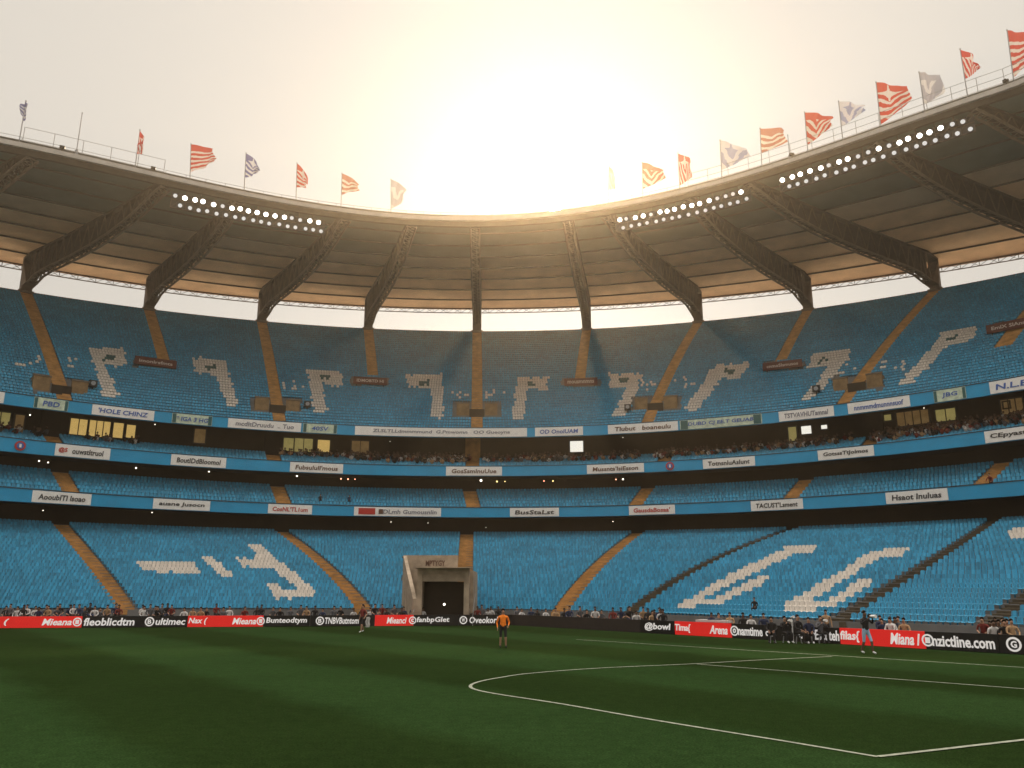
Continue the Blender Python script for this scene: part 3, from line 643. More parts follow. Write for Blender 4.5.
# ---------------------------------------------------------------- floodlight banks
lampw = mat('lamp_bright', (.8, .8, .8), .3, 0, emit=(1, .93, .82), es=4); lampd = mat('lamp_soft', (.7, .7, .7), .3, 0, emit=(.92, .95, 1), es=.3)
def bank(u0, u1, n, label, seed):
    rr = random.Random(seed); r = RFRONT+.75
    a = theta_at(u0, r, off(zfront, -1.7)); b = theta_at(u1, r, off(zfront, -1.7)); c = (a+b)/2
    bk = thing('floodlight_bank', P(c, r, zfront(c)-1.2), label, 'floodlights', 'floodlight banks under the roof edge')
    mb = MB(); ths = list(np.linspace(a-.4, b+.4, 12))
    for p, q in zip(ths[:-1], ths[1:]):
        for dz in (-1.15, -1.95, -3.0): mb.bar(P(p, r+.25, zfront(p)+dz), P(q, r+.25, zfront(q)+dz), .055, 6)
        mb.bar(P(p, r+.25, zfront(p)-.5), P(p, r+.25, zfront(p)-3.0), .05, 6); mb.bar(P(p, r+.25, zfront(p)-3.0), P(q, r+.25, zfront(q)-1.15), .035, 5)
    mb.build('frame', M['trussl'], bk)
    mb = MB(); ring_box(mb, r+.32, r+.42, off(zfront, -3.05), off(zfront, -1.2), 0, ths); mb.build('backing_panel', M['black'], bk)
    for row in range(2):
        for i in range(n):
            t = a+(b-a)*(i+.5*row+rr.uniform(-.12, .12))/(n-.5); z = zfront(t)-1.62-1.12*row+rr.uniform(-.07, .07)
            p = P(t, r, z); d = Vector((-math.sin(R_(t))*.6, -math.cos(R_(t))*.75, -.42)).normalized(); d = (d + Vector((-p.x, -p.y, 0)).normalized()*.5).normalized()
            mb = MB(); lit = (rr.random() < .72) if row == 0 else False; s = .32 if lit else .27
            mb.box(p-d*.2, (.78, .3, .74), -R_(t)); mb.bar(p-d*.42, p, .14, 10, 0, s); mb.bar(p, p+d*.05, s, 14, 0, s); mb.bar(p+d*.05, p+d*.075, s*.86, 14, 1); mb.bar(p-d*.3+Vector((0, 0, .4)), p-d*.2, .04, 5)
            mb.build('lamp', [M['black'], lampw if lit else lampd], bk)
bank(176, 322, 17, 'two row floodlight bank hanging under the roof edge at the left, red flag above it', 1)
bank(619, 746, 16, 'two row floodlight bank hanging under the roof edge just right of the sun', 2)
bank(783, 968, 19, 'two row floodlight bank hanging under the high roof edge at the far right', 3)

# ---------------------------------------------------------------- flags
def flag_mat(name, c1, c2, stripes, ang, emb=True):
    m = bpy.data.materials.new(name); m.use_nodes = True; t = m.node_tree; n = t.nodes; l = t.links; b = n['Principled BSDF']; b.inputs['Roughness'].default_value = .8
    uv = n.new('ShaderNodeUVMap'); sx = n.new('ShaderNodeSeparateXYZ'); l.new(uv.outputs[0], sx.inputs[0])
    def mt(op, a, bb=None):
        q = n.new('ShaderNodeMath'); q.operation = op
        for i, x in enumerate((a, bb)):
            if x is None: continue
            if isinstance(x, (int, float)): q.inputs[i].default_value = x
            else: l.new(x, q.inputs[i])
        return q.outputs[0]
    no = n.new('ShaderNodeTexNoise'); no.inputs['Scale'].default_value = 3.0; l.new(uv.outputs[0], no.inputs['Vector'])
    k = mt('ADD', mt('ADD', mt('MULTIPLY', sx.outputs[1], stripes), mt('MULTIPLY', mt('ABSOLUTE', mt('SUBTRACT', sx.outputs[0], .4)), ang*3)), mt('MULTIPLY', no.outputs['Fac'], .9))
    st = mt('GREATER_THAN', mt('SINE', mt('MULTIPLY', k, 6.283)), .1)
    st = mt('MULTIPLY', st, mt('GREATER_THAN', sx.outputs[1], .25))
    if emb:      # a pale device near the hoist
        n2 = n.new('ShaderNodeTexNoise'); n2.inputs['Scale'].default_value = 9.0; l.new(uv.outputs[0], n2.inputs['Vector'])
        dx = mt('ABSOLUTE', mt('SUBTRACT', mt('ADD', sx.outputs[0], mt('MULTIPLY', n2.outputs['Fac'], .12)), .46)); dy = mt('ABSOLUTE', mt('SUBTRACT', sx.outputs[1], .27))
        e = mt('MULTIPLY', mt('LESS_THAN', mt('MULTIPLY', dx, dy), .006), mt('LESS_THAN', mt('ADD', dx, dy), .26)); st = mt('MAXIMUM', st, e)
    mx = n.new('ShaderNodeMix'); mx.data_type = 'RGBA'; l.new(st, mx.inputs[0]); mx.inputs[6].default_value = (*c1, 1); mx.inputs[7].default_value = (*c2, 1)
    l.new(mx.outputs[2], b.inputs['Base Color'])
    tr = n.new('ShaderNodeBsdfTranslucent'); l.new(mx.outputs[2], tr.inputs['Color']); ms = n.new('ShaderNodeMixShader'); ms.inputs[0].default_value = .35
    l.new(b.outputs[0], ms.inputs[1]); l.new(tr.outputs[0], ms.inputs[2]); l.new(ms.outputs[0], n['Material Output'].inputs['Surface']); return m
FM = dict(red=flag_mat('flag_red', (.50, .05, .03), (.62, .56, .52), 5.0, .5), blue=flag_mat('flag_blue', (.13, .14, .30), (.60, .60, .62), 4.5, 1.0), faded=flag_mat('flag_faded', (.50, .20, .13), (.74, .68, .58), 4.0, .5, False),
          grey=flag_mat('flag_grey', (.34, .33, .38), (.58, .57, .57), 2.5, 1.2), pale=flag_mat('flag_pale', (.60, .58, .60), (.30, .32, .46), 1.4, .9), red2=flag_mat('flag_red_bars', (.47, .05, .035), (.60, .54, .50), 6.0, .05, False), red3=flag_mat('flag_red_sweep', (.50, .055, .03), (.62, .56, .50), 3.0, 1.1, False), grey2=flag_mat('flag_grey_plain', (.40, .39, .43), (.62, .61, .61), 1.2, .5, False), redd=flag_mat('flag_deep_red', (.50, .035, .03), (.66, .58, .55), 2.0, 2.2))
# top (u,v), base (u,v), material, fly pixels, droop degrees, end shrink, hoist fraction of pole
FLAGS = [((26,101),(19,141),'blue',5,80,.5,.55,'furled blue and white flag hanging limp at the far left end of the roof'),
 ((140,130),(135,168),'redd',20,62,.5,.62,'drooping red flag on the roof edge above the left end of the tall railing'),
 ((191,144),(190,180),'red2',31,14,.75,.75,'red flag with white stripes flying out full, left of the blue striped flag'),
 ((246,153),(244,189),'blue',25,38,.45,.62,'blue and white striped flag on the roof edge left of the sun'),
 ((297,163),(296,200),'red',28,50,.35,.62,'narrow red flag drooping right of the blue striped flag'),
 ((342,173),(341,208),'faded',24,30,.40,.60,'faded red and cream striped flag between the narrow red and the grey flag'),
 ((391,179),(391,214),'grey2',20,30,.62,.85,'grey blue flag on the roof edge nearest left of the sun'),
 ((609,166),(608,207),'grey',20,60,.4,.60,'drooping grey flag on the roof edge nearest right of the sun'),
 ((642,162),(643,199),'red3',25,22,.5,.72,'red flag with curving white stripes right of the drooping grey flag'),
 ((678,153),(680,190),'redd',17,30,.75,.85,'short folded red flag above the middle floodlight bank'),
 ((720,140),(722,179),'pale',30,22,.45,.75,'white and blue flag blowing above the right end of the middle floodlight bank'),
 ((760,128),(762,166),'faded',27,5,.85,.62,'washed out red and white flag at the start of the tall right railing'),
 ((804.5,112),(808,151),'red3',27,12,.55,.78,'red flag with wide white sweeps above the left end of the right floodlights'),
 ((838.5,101),(843,141),'pale',25,12,.45,.62,'small whitish grey flag between two red flags above the right floodlights'),
 ((876,82),(881,127),'red',31,14,.6,.90,'large red flag with star and stripes above the middle of the right floodlights'),
 ((919,72),(925,111),'grey2',20,14,.95,.78,'blue grey flag hanging square above the right floodlights'),
 ((960,49),(968,97),'redd',25,42,.35,.60,'drooping deep red flag above the right end of the right floodlights'),
 ((1007,30),(1014,79),'red2',26,12,.8,.88,'red flag with white stripes cut by the right edge of the picture')]
for (tu, tv), (bu, bv), fm, fly, droop, shr, hf, lb in FLAGS:
    zt = off(zfront, .42); t = theta_at(bu, RFRONT+.12, zt); b = P(t, RFRONT+.12, zt(t)-.02)
    c = math.cos(PITCH)*b.y+math.sin(PITCH)*(b.z-EYE); ppm = F/c; plen = 3.0
    for _ in range(8): plen += (project(b.x, b.y, b.z+plen)[1]-tv)/ppm*1.1
    topu, _ = project(b.x, b.y, b.z+plen); lean = (tu-topu)/ppm
    tp = Vector((b.x+lean, b.y, b.z+plen))
    fl = thing('flag', b, lb, 'flag', 'flags along the roof edge')
    mb = MB(); mb.bar(b, tp, .06, 8, 0, .045); mb.ball(tp, .09, 0, 8, 5); mb.build('flagpole', M['pole'], fl)
    hoist = plen*hf; Lf = fly/ppm*1.05; nu, nv = 18, 12; mb = MB(); rr = random.Random(int(tu)); ph = rr.uniform(0, 6)
    g = []; pd = (b-tp).normalized(); dr = R_(droop)
    for i in range(nu+1):
        x = i/nu; row = []
        hh = hoist*(1-(1-shr*.62)*x**1.1)
        for j in range(nv+1):
            y = j/nv; wv = math.sin(x*6.5+ph+y*(1.2+.8*math.sin(ph)))*.34*x**.6 + math.sin(x*13+y*5+ph*2)*.13*x
            d = Lf*x*(1-.16*x*abs(math.sin(y*2.6+ph))); bend = dr*(.75+.5*x)
            p = tp + Vector((d*math.cos(bend)*(1-.05*y), wv*1.5-.3*d*.5, -d*math.sin(bend)+wv*.5)) + pd*hh*y*(1 if droop < 55 else 1) + pd*.06
            row.append(p)
        g.append(row)
    for i in range(nu):
        for j in range(nv): mb.quad(g[i][j+1], g[i+1][j+1], g[i+1][j], g[i][j])
    o = mb.build('flag_cloth', FM[fm], fl, True); uvl = o.data.uv_layers.new(name='UVMap'); k = 0
    for i in range(nu):
        for j in range(nv):
            for a, c_ in ((i, j+1), (i+1, j+1), (i+1, j), (i, j)): uvl.data[k].uv = (a/nu, c_/nv); k += 1
for (tu, tv), (bu, bv), lb in (((82, 113), (76, 156), 'tall bare pole on the roof edge above the tall left railing'), ((788, 135), (790, 156), 'short bare pole on the roof edge between a faded and a red flag')):
    zt = off(zfront, .42); t = theta_at(bu, RFRONT+.12, zt); b = P(t, RFRONT+.12, zt(t)-.02); c = math.cos(PITCH)*b.y+math.sin(PITCH)*(b.z-EYE); pl = 3.0
    for _ in range(8): pl += (project(b.x, b.y, b.z+pl)[1]-tv)*c/F*1.1
    tp = b+Vector((0, 0, pl)); mb = MB(); mb.bar(b, tp, .06, 8, 0, .04); mb.ball(tp, .08, 0, 8, 5); mb.box(b+Vector((0, 0, .3)), (.3, .2, .6))
    tag(mb.build('flagpole', M['pole']), lb, 'pole')

# ---------------------------------------------------------------- ground, pitch, hoardings
mb = MB(); mb.quad((-3000, -3000, -.012), (3000, -3000, -.012), (3000, 3000, -.012), (-3000, 3000, -.012)); tag(mb.build('ground', M['floorc']), kind='structure')
HB = (0.0, 60.2); HL = Vector((-120, 59.0)) ; HL = Vector(ground(0, 628.3)); HC = Vector(ground(512, 625.4)); HR = Vector(ground(1024, 654.8))
dl = (HL-HC).normalized(); dr_ = (HR-HC).normalized()
gm = bpy.data.materials.new('grass'); gm.use_nodes = True; t = gm.node_tree; n = t.nodes; l = t.links; b = n['Principled BSDF']; b.inputs['Roughness'].default_value = 1; b.inputs['Specular IOR Level'].default_value = 0
g = n.new('ShaderNodeNewGeometry')
def gmath(op, a, bb=None, cc=None):
    q = n.new('ShaderNodeMath'); q.operation = op
    for i, x in enumerate((a, bb, cc)):
        if x is None: continue
        if isinstance(x, (int, float)): q.inputs[i].default_value = x
        else: l.new(x, q.inputs[i])
    return q.outputs[0]
def noise(sc, det=4, st=None):
    q = n.new('ShaderNodeTexNoise'); q.inputs['Scale'].default_value = sc; q.inputs['Detail'].default_value = det
    if st:
        mp = n.new('ShaderNodeMapping'); mp.inputs['Scale'].default_value = st; l.new(g.outputs['Position'], mp.inputs[0]); l.new(mp.outputs[0], q.inputs['Vector'])
    else: l.new(g.outputs['Position'], q.inputs['Vector'])
    return q.outputs['Fac']
dp_ = n.new('ShaderNodeVectorMath'); dp_.operation = 'DOT_PRODUCT'; l.new(g.outputs['Position'], dp_.inputs[0]); nn = Vector((-dr_.y, dr_.x)); dp_.inputs[1].default_value = (nn.x, nn.y, 0)
ph = gmath('ADD', gmath('DIVIDE', dp_.outputs['Value'], 10.0), gmath('MULTIPLY', noise(.35, 3), .16))
sn = gmath('SINE', gmath('MULTIPLY', ph, 6.283)); band = gmath('MULTIPLY_ADD', gmath('MINIMUM', gmath('MAXIMUM', gmath('MULTIPLY', sn, 2.8), -1.0), 1.0), .5, .5)
fine = noise(22, 6); blot = noise(.22, 4); mid = noise(3.5, 4)
val = gmath('MULTIPLY', gmath('MULTIPLY_ADD', fine, 2.2, -.1), gmath('MULTIPLY', gmath('MULTIPLY_ADD', blot, .5, .75), gmath('MULTIPLY_ADD', mid, .7, .65)))
mx = n.new('ShaderNodeMix'); mx.data_type = 'RGBA'; l.new(band, mx.inputs[0]); mx.inputs[6].default_value = (.015, .0285, .0075, 1); mx.inputs[7].default_value = (.0205, .0425, .0125, 1)
sc_ = n.new('ShaderNodeVectorMath'); sc_.operation = 'SCALE'; l.new(mx.outputs[2], sc_.inputs[0]); l.new(val, sc_.inputs['Scale']); l.new(sc_.outputs[0], b.inputs['Base Color'])
bp = n.new('ShaderNodeBump'); bp.inputs['Strength'].default_value = .7; bp.inputs['Distance'].default_value = .03; l.new(noise(30, 5), bp.inputs['Height']); l.new(bp.outputs[0], b.inputs['Normal'])
def v3(p, z=0.0): return Vector((p[0], p[1], z))
mb = MB(); L0 = HC+dl*75; Rr = HC+dr_*85
mb.poly([(L0.x, L0.y+.6, 0), (-75, -27, 0), (75, -27, 0), (Rr.x+.6, Rr.y+.3, 0), (HC.x+.3, HC.y+.6, 0)]); tag(mb.build('pitch', gm), kind='structure')  # ends short behind the camera, leaving pale ground to bounce light
mb = MB(); mb.poly([(L0.x, L0.y+.6, -.006), (HC.x+.3, HC.y+.6, -.006), (Rr.x+.6, Rr.y+.3, -.006), (75, -30, -.006), (75, 110, -.006), (-75, 110, -.006)]); tag(mb.build('track', M['path']), kind='structure')
def cat(pts, m=10):
    out = []; p = [pts[0]]+list(pts)+[pts[-1]]
    for i in range(1, len(p)-2):
        for k in range(m):
            t = k/m; a, b_, c, d = [np.array(x, float) for x in p[i-1:i+3]]
            out.append(tuple(.5*((2*b_)+(-a+c)*t+(2*a-5*b_+4*c-d)*t*t+(-a+3*b_-3*c+d)*t**3)))
    return out+[tuple(pts[-1])]
def stripe(mb, pts, wd, z=.004):
    P2 = [Vector(p) for p in pts]; Ls = []; Rs = []
    for i, p in enumerate(P2):
        a = P2[max(0, i-1)]; b_ = P2[min(len(P2)-1, i+1)]; d = (b_-a).normalized(); nn = Vector((-d.y, d.x))*wd/2; Ls.append(p+nn); Rs.append(p-nn)
    for i in range(len(P2)-1): mb.quad((*Rs[i], z), (*Rs[i+1], z), (*Ls[i+1], z), (*Ls[i], z))
G = lambda lst: [ground(*q) for q in lst]
mb = MB()
a1 = Vector(ground(576, 639.5)); a2 = Vector(ground(1024, 667.5)); stripe(mb, [a1, a2, a2+(a2-a1)*1.2], .09)
b1 = Vector(ground(697, 664.3)); b2 = Vector(ground(1024, 689)); stripe(mb, [b1, b2, b2+(b2-b1)*1.2], .09, .008)
arc = cat(G([(832, 656.7), (760, 660.2), (690, 664.2), (600, 668.3), (531, 673.5), (499, 678), (479, 682), (470.5, 686), (476, 690), (500, 694.8), (560, 704), (640, 718), (700, 728), (790, 742.5)]))
crn = Vector(ground(878, 757.3)); stripe(mb, arc+[tuple(crn)], .10, .012)
ce = Vector(ground(1024, 740.5)); stripe(mb, [crn, ce, ce+(ce-crn)*2], .11, .016)
tag(mb.build('pitch_markings', M['line']), kind='structure')

# hoardings: (side, u0, u1, [(share, panel material)], words)
def hline(u):
    """point on the hoarding line under pixel column u"""
    p, d = (HC, dl) if u < 512 else (HC, dr_)
    x, y, _ = ray(u, 640); k = x/y          # X = k*Y on that column (nearly independent of v)
    t = (k*p.y-p.x)/(d.x-k*d.y); return p+d*t
HT = .79
def hoard(u0, u1, m, words, label, hh=HT):
    a, b_ = hline(u0), hline(u1); d = (b_-a).normalized(); nn = Vector((d.y, -d.x)); ln = (b_-a).length
    if nn.y > 0: nn = -nn
    c = (a+b_)/2; bd = MB(); rz = math.atan2(d.y, d.x)
    bd.box((c.x, c.y, hh/2+.02), (ln-.02, .14, hh), rz); bd.box((c.x-nn.x*.3, c.y-nn.y*.3, .12), (ln*.9, .5, .2), rz, 1)
    o = bd.build('hoarding_panel', [M[m], M['black']]); tag(o, label, 'hoarding', 'pitch side hoardings')
    for (s, w0, w1, ink, sh, hs) in words:
        A, B = hline(w0), hline(w1); cc = (A+B)/2; l2 = (B-A).length
        lettering(s, l2, HT*hs, lambda x, y, dd: v3(cc+d*x+nn*(.085+dd), hh/2+.02+y), M[ink], o, .025, sh)
    return o, d, nn
def disc_logo(o, d, nn, u, ink, r=.28, letter=None):
    c = v3(hline(u)+nn*.08, HT/2+.02); n3 = v3(nn); mb = MB(); q = n3.to_track_quat('Z', 'Y'); k = 24
    for i in range(k):
        a0, a1_ = 2*math.pi*i/k, 2*math.pi*(i+1)/k
        pt = lambda rr, a: c + v3(d)*rr*math.cos(a) + Vector((0, 0, rr*math.sin(a))) + n3*.02
        mb.quad(pt(r*.72, a0), pt(r, a0), pt(r, a1_), pt(r*.72, a1_))
        mb.quad(pt(r, a0)-n3*.02, pt(r, a1_)-n3*.02, pt(r, a1_), pt(r, a0))
    mb.build('ring_emblem', M[ink], o)
    if letter: lettering(letter, r*.8, r*.95, lambda x, y, dd: c+v3(d)*x+Vector((0, 0, y))+n3*(.02+dd), M[ink], o, .03)
W = 'lw'
o = hoard(-60, 80, 'red', [('(', 2, 7, W, .2, .62), ('Mieana', 40, 70, W, .25, .6)], 'red hoarding panel with white letters at the far left edge'); disc_logo(*o, 75.5, W, .31, 'l')
hoard(80, 139, 'blk', [('fleoblicdtm', 82, 133, W, .1, .7)], 'black hoarding panel with white letters at the foot of the left stairs')
o = hoard(139, 186, 'blk', [('ultimec', 154, 184, W, .15, .62)], 'black hoarding panel with crest right of the left stairs'); disc_logo(*o, 148, W, .33, 'B')
o = hoard(186, 262, 'red', [('Nax (', 187, 206, W, .2, .66), ('Mieana', 231, 255, W, .25, .6)], 'long red hoarding panel under the white figures at left'); disc_logo(*o, 259.5, W, .3, 'l')
hoard(262, 309, 'blk', [('Bunteodtym', 265, 306, W, .1, .64)], 'black hoarding panel right of the long red one at left')
o = hoard(309, 374, 'blk', [('TNBVButntom', 324, 358, W, .15, .6)], 'black hoarding panel behind the player in dark red'); disc_logo(*o, 319, W, .31, 'B')
o = hoard(374, 413, 'red', [('Mieanci', 386, 406, W, .25, .6)], 'short red hoarding panel left of the tunnel mouth'); disc_logo(*o, 412, W, .28, 'c')
hoard(413, 458, 'blk', [('fanbpGlet', 416, 449, W, .1, .62)], 'black hoarding panel below the tunnel mouth')
o = hoard(458, 511.9, 'blk', [('OveokorI', 469, 498, W, .1, .62)], 'black hoarding panel with crest behind the orange shirted figure'); disc_logo(*o, 463, W, .3, 'W')
hoard(512.1, 642, 'brn', [], 'long plain dark hoarding panel running right from the orange shirted figure')
o = hoard(642, 676, 'blk', [('@bowl', 646, 672, W, .1, .66)], 'short black hoarding panel at the right end of the plain dark one')
o = hoard(676, 733, 'red', [('Tima{', 676.5, 692, W, .1, .66), ('Arena', 711, 729, W, .25, .62)], 'red hoarding panel with white letters left of the photographers')
o = hoard(733, 806, 'blk', [('namtime', 739.5, 764, W, .0, .6), ('oah', 767, 776, W, 0, .5), ('C', 800, 804, W, 0, .6)], 'black hoarding panel behind the standing photographers'); disc_logo(*o, 736, W, .28, 'o')
o = hoard(806, 841, 'blk', [('rEscuteh', 813, 840.5, W, .1, .66)], 'black hoarding panel right of the photographers')
o = hoard(841, 926, 'red', [('filas{', 841.5, 861, W, .1, .72), ('Miana l', 891, 921, W, .25, .68)], 'long red hoarding panel behind the man with a camera')
o = hoard(926, 999, 'blk', [('nzictline.com', 933, 995, W, .0, .64)], 'black hoarding panel with large white web address at the right'); disc_logo(*o, 928.6, W, .28, 'l')
o = hoard(999, 1030, 'blk', [], 'black hoarding panel with round white emblem at the right edge'); disc_logo(*o, 1014, W, .31, 'G')

# ---------------------------------------------------------------- ceiling lights under the tiers
cl = {k: mat('ceiling_lamp_'+k, (.8, .8, .8), .4, 0, emit=c, es=s) for k, c, s in (('w', (1, .9, .72), 2), ('r', (1, .35, .2), 3), ('y', (1, .75, .25), 1.5))}
CL = [(39, 461, 'w', .22, 2), (48, 462.5, 'w', .2, 2), (136, 468, 'w', .26, 2), (209, 471, 'w', .24, 2), (297, 475, 'w', .3, 2), (341, 478.8, 'r', .22, 2), (348, 479.2, 'r', .22, 2), (355, 479.2, 'r', .16, 2), (481, 480.5, 'w', .42, 2), (497, 481.5, 'y', .3, 2), (505, 481.5, 'y', .2, 2), (544, 481, 'r', .2, 2), (553, 481, 'y', .26, 2), (616, 479.5, 'r', .2, 2), (623, 479.3, 'w', .3, 2),
      (43, 510.5, 'w', .12, 1), (152, 512.5, 'w', .14, 1), (391, 522, 'w', .13, 1), (428, 523, 'w', .1, 1), (486, 527.5, 'w', .12, 1), (613, 521.5, 'w', .14, 1), (30, 415, 'w', .2, 3), (155, 424.5, 'w', .14, 3), (390, 441.5, 'w', .12, 3), (623, 437.5, 'w', .1, 3), (924, 408, 'w', .12, 3)]
for i, (u, v, k, r, lv) in enumerate(CL):
    R0 = {1: 70.6, 2: 74.5, 3: 75.5}[lv]; th, z = ringz(R0, u, v)
    zc = {1: zf1b(th)+.1, 2: zf2b(th)+.2, 3: zf3b(th)+.8}[lv]; z = min(z, zc-.06)
    c = P(th, R0, z); q = Vector((math.sin(R_(th)), math.cos(R_(th)), 0))
    r *= .38
    mb = MB(); mb.bar(Vector((c.x, c.y, zc)), c+Vector((0, 0, .12)), .03, 6, 0); mb.bar(c+q*.2, c, r*.6, 12, 0, r*1.1); mb.bar(c-q*.001, c-q*.06, r, 12, 1)
    pl = {1: 'under the lower fascia', 2: 'under the middle fascia', 3: 'under the upper fascia'}[lv]
    tag(mb.build('ceiling_light', [M['black'], cl[k]]), '%s lamp hanging %s, %s' % ({'w': 'white', 'r': 'reddish', 'y': 'yellow'}[k], pl, 'number %d from the left along that soffit' % (1+sum(1 for x in CL if x[4] == lv and x[0] < u))), 'lamp', 'lamps under the tiers')

c = Vector((-5.35, Y0+1.25, 1.55)); mb = MB(); mb.bar(c+Vector((0, .25, 0)), c, .09, 10, 0, .12); mb.bar(c, c-Vector((0, .03, 0)), .1, 10, 1)
tag(mb.build('tunnel_lamp', [M['black'], cl['w']]), 'small white lamp glowing in the dark mouth of the players tunnel', 'lamp')
for sx_, lb in ((X0-.55, 'left'), (X1+.75, 'right')):
    rl = thing('hand_rail', (sx_, Y0+1, 0), 'thin grey hand rail at the %s side of the players tunnel' % lb, 'railing'); mb = MB(); mb.bar((sx_, Y0-.6, 1.0), (sx_, Y0+3.4, 2.4), .03, 6); mb.build('rail', M['steel'], rl)
    for k_ in range(4): mb = MB(); mb.bar((sx_, Y0-.6+k_*1.3, 0), (sx_, Y0-.6+k_*1.3, 1.0+k_*.455), .025, 6); mb.build('post', M['steel'], rl)

# ---------------------------------------------------------------- people
pm = {}
def pmat(k, c, r=.8):
    if k not in pm: pm[k] = mat('cloth_'+k, c, r, .15, 12)
    return pm[k]
SKIN = mat('skin', (.36, .20, .13), .6, .08, 20); SKIND = mat('skin_dark', (.13, .07, .045), .6, .08, 20); HAIR = mat('hair_dark', (.02, .015, .012), .7, .1, 30); EYE_M = mat('eye_dark', (.02, .02, .02), .3, 0); SHOEW = pmat('shoe_white', (.6, .6, .6)); SHOEB = pmat('shoe_black', (.02, .02, .02))
def body(J, zones, mats, fingers=True, sub=2):
    """one skinned body; J name -> (xyz, radius); limbs in zones decide the clothing"""
    names = list(J); vs = [J[k][0] for k in names]; rad = [J[k][1] for k in names]; ix = {k: i for i, k in enumerate(names)}
    E_ = [(ix[a], ix[b]) for a, b, _ in zones if a in ix and b in ix]; roots = [ix['pelvis']]; seg = [(Vector(J[a][0]), Vector(J[b][0]), m) for a, b, m in zones if a in ix and b in ix]
    if fingers:
        for s in 'lr':
            wr, ha = Vector(J['wrist_'+s][0]), Vector(J['hand_'+s][0]); d = (ha-wr).normalized(); fwd = Vector((0, -1, 0)); side = d.cross(Vector((1, 0, .2))).normalized()
            palm = d.cross(side).normalized()
            for f in range(5):
                base = len(vs)
                if f < 4:
                    o_ = side*(-.030+.020*f); ln = (.085, .097, .09, .07)[f]; p0 = ha + o_*.8 - d*.01; p1 = ha + o_ + d*ln*.5 + palm*.012; p2 = ha + o_ + d*ln*.9 + palm*.035
                else: p0 = wr.lerp(ha, .45)-side*.02; p1 = p0 - side*.035 + d*.03; p2 = p1 + d*.035 - side*.006 + palm*.012
                vs += [tuple(p0), tuple(p1), tuple(p2)]; rad += [.011, .0095, .008]; E_ += [(base, base+1), (base+1, base+2)]; roots.append(base); seg += [(p0, p2, 'skin')]
    me = bpy.data.meshes.new('b'); me.from_pydata([tuple(v) for v in vs], E_, []); o = bpy.data.objects.new('b', me); COL.objects.link(o)
    o.modifiers.new('s', 'SKIN').use_smooth_shade = True; sv = me.skin_vertices[0].data
    for i, r in enumerate(rad): sv[i].radius = (r, r) if not isinstance(r, tuple) else r
    for r in roots: sv[r].use_root = True
    ss = o.modifiers.new('u', 'SUBSURF'); ss.levels = sub; ss.render_levels = sub
    dg = bpy.context.evaluated_depsgraph_get(); out = bpy.data.meshes.new_from_object(o.evaluated_get(dg)); bpy.data.objects.remove(o); bpy.data.meshes.remove(me)
    keys = list(mats); out.materials.clear()
    for k in keys: out.materials.append(mats[k])
    for p in out.polygons:
        c = p.center; best = 1e9; bm = 'skin'
        for a, b_, m in seg:
            ab = b_-a; t_ = max(0, min(1, (c-a).dot(ab)/max(ab.dot(ab), 1e-9))); dd = (c-a-ab*t_).length
            if dd < best: best, bm = dd, m
        p.material_index = keys.index(bm) if bm in keys else 0; p.use_smooth = True
    return out
ZONES = [('pelvis', 'waist', 'top'), ('waist', 'chest', 'top'), ('chest', 'neck', 'top'), ('neck', 'jaw', 'skin'), ('jaw', 'skull', 'skin'), ('jaw', 'nose', 'skin'),
         ('pelvis', 'hip_l', 'leg'), ('pelvis', 'hip_r', 'leg'), ('hip_l', 'knee_l', 'leg'), ('hip_r', 'knee_r', 'leg'), ('knee_l', 'ankle_l', 'shin'), ('knee_r', 'ankle_r', 'shin'), ('ankle_l', 'toe_l', 'shoe'), ('ankle_r', 'toe_r', 'shoe'),
         ('chest', 'shoulder_l', 'top'), ('chest', 'shoulder_r', 'top'), ('shoulder_l', 'elbow_l', 'sleeve'), ('shoulder_r', 'elbow_r', 'sleeve'), ('elbow_l', 'wrist_l', 'arm'), ('elbow_r', 'wrist_r', 'arm'), ('wrist_l', 'hand_l', 'skin'), ('wrist_r', 'hand_r', 'skin')]
def stand_pose(hands=None, feet=None, turn=0, lean=0.0):
    J = dict(pelvis=((0, 0, .98), (.15, .11)), waist=((0, -.01-lean*.3, 1.14), (.135, .10)), chest=((0, -lean*.7, 1.36), (.16, .115)), neck=((0, -.01-lean, 1.53), .058), jaw=((0, -.035-lean, 1.62), (.07, .085)), skull=((0, -.01-lean, 1.72), (.078, .095)), nose=((0, -.125-lean, 1.655), .016),
             hip_l=((.10, 0, .92), .095), hip_r=((-.10, 0, .92), .095), shoulder_l=((.20, -lean*.8, 1.42), .065), shoulder_r=((-.20, -lean*.8, 1.42), .065))
    hands = hands or (((.27, .02, 1.14), (.28, -.08, .90)), ((-.27, .02, 1.14), (-.28, -.08, .90)))
    feet = feet or (((.11, -.02, .50), (.12, .03, .09)), ((-.11, -.02, .50), (-.12, .03, .09)))
    for s, (el, wr), (kn, an) in (('l', hands[0], feet[0]), ('r', hands[1], feet[1])):
        d = (Vector(wr)-Vector(el)).normalized()
        J['elbow_'+s] = (el, .045); J['wrist_'+s] = (wr, .03); J['hand_'+s] = (tuple(Vector(wr)+d*.085), (.042, .022)); J['knee_'+s] = (kn, .062); J['ankle_'+s] = (an, .042); J['toe_'+s] = ((an[0], an[1]-.17, max(.035, an[2]-.05)), .04)
    return J
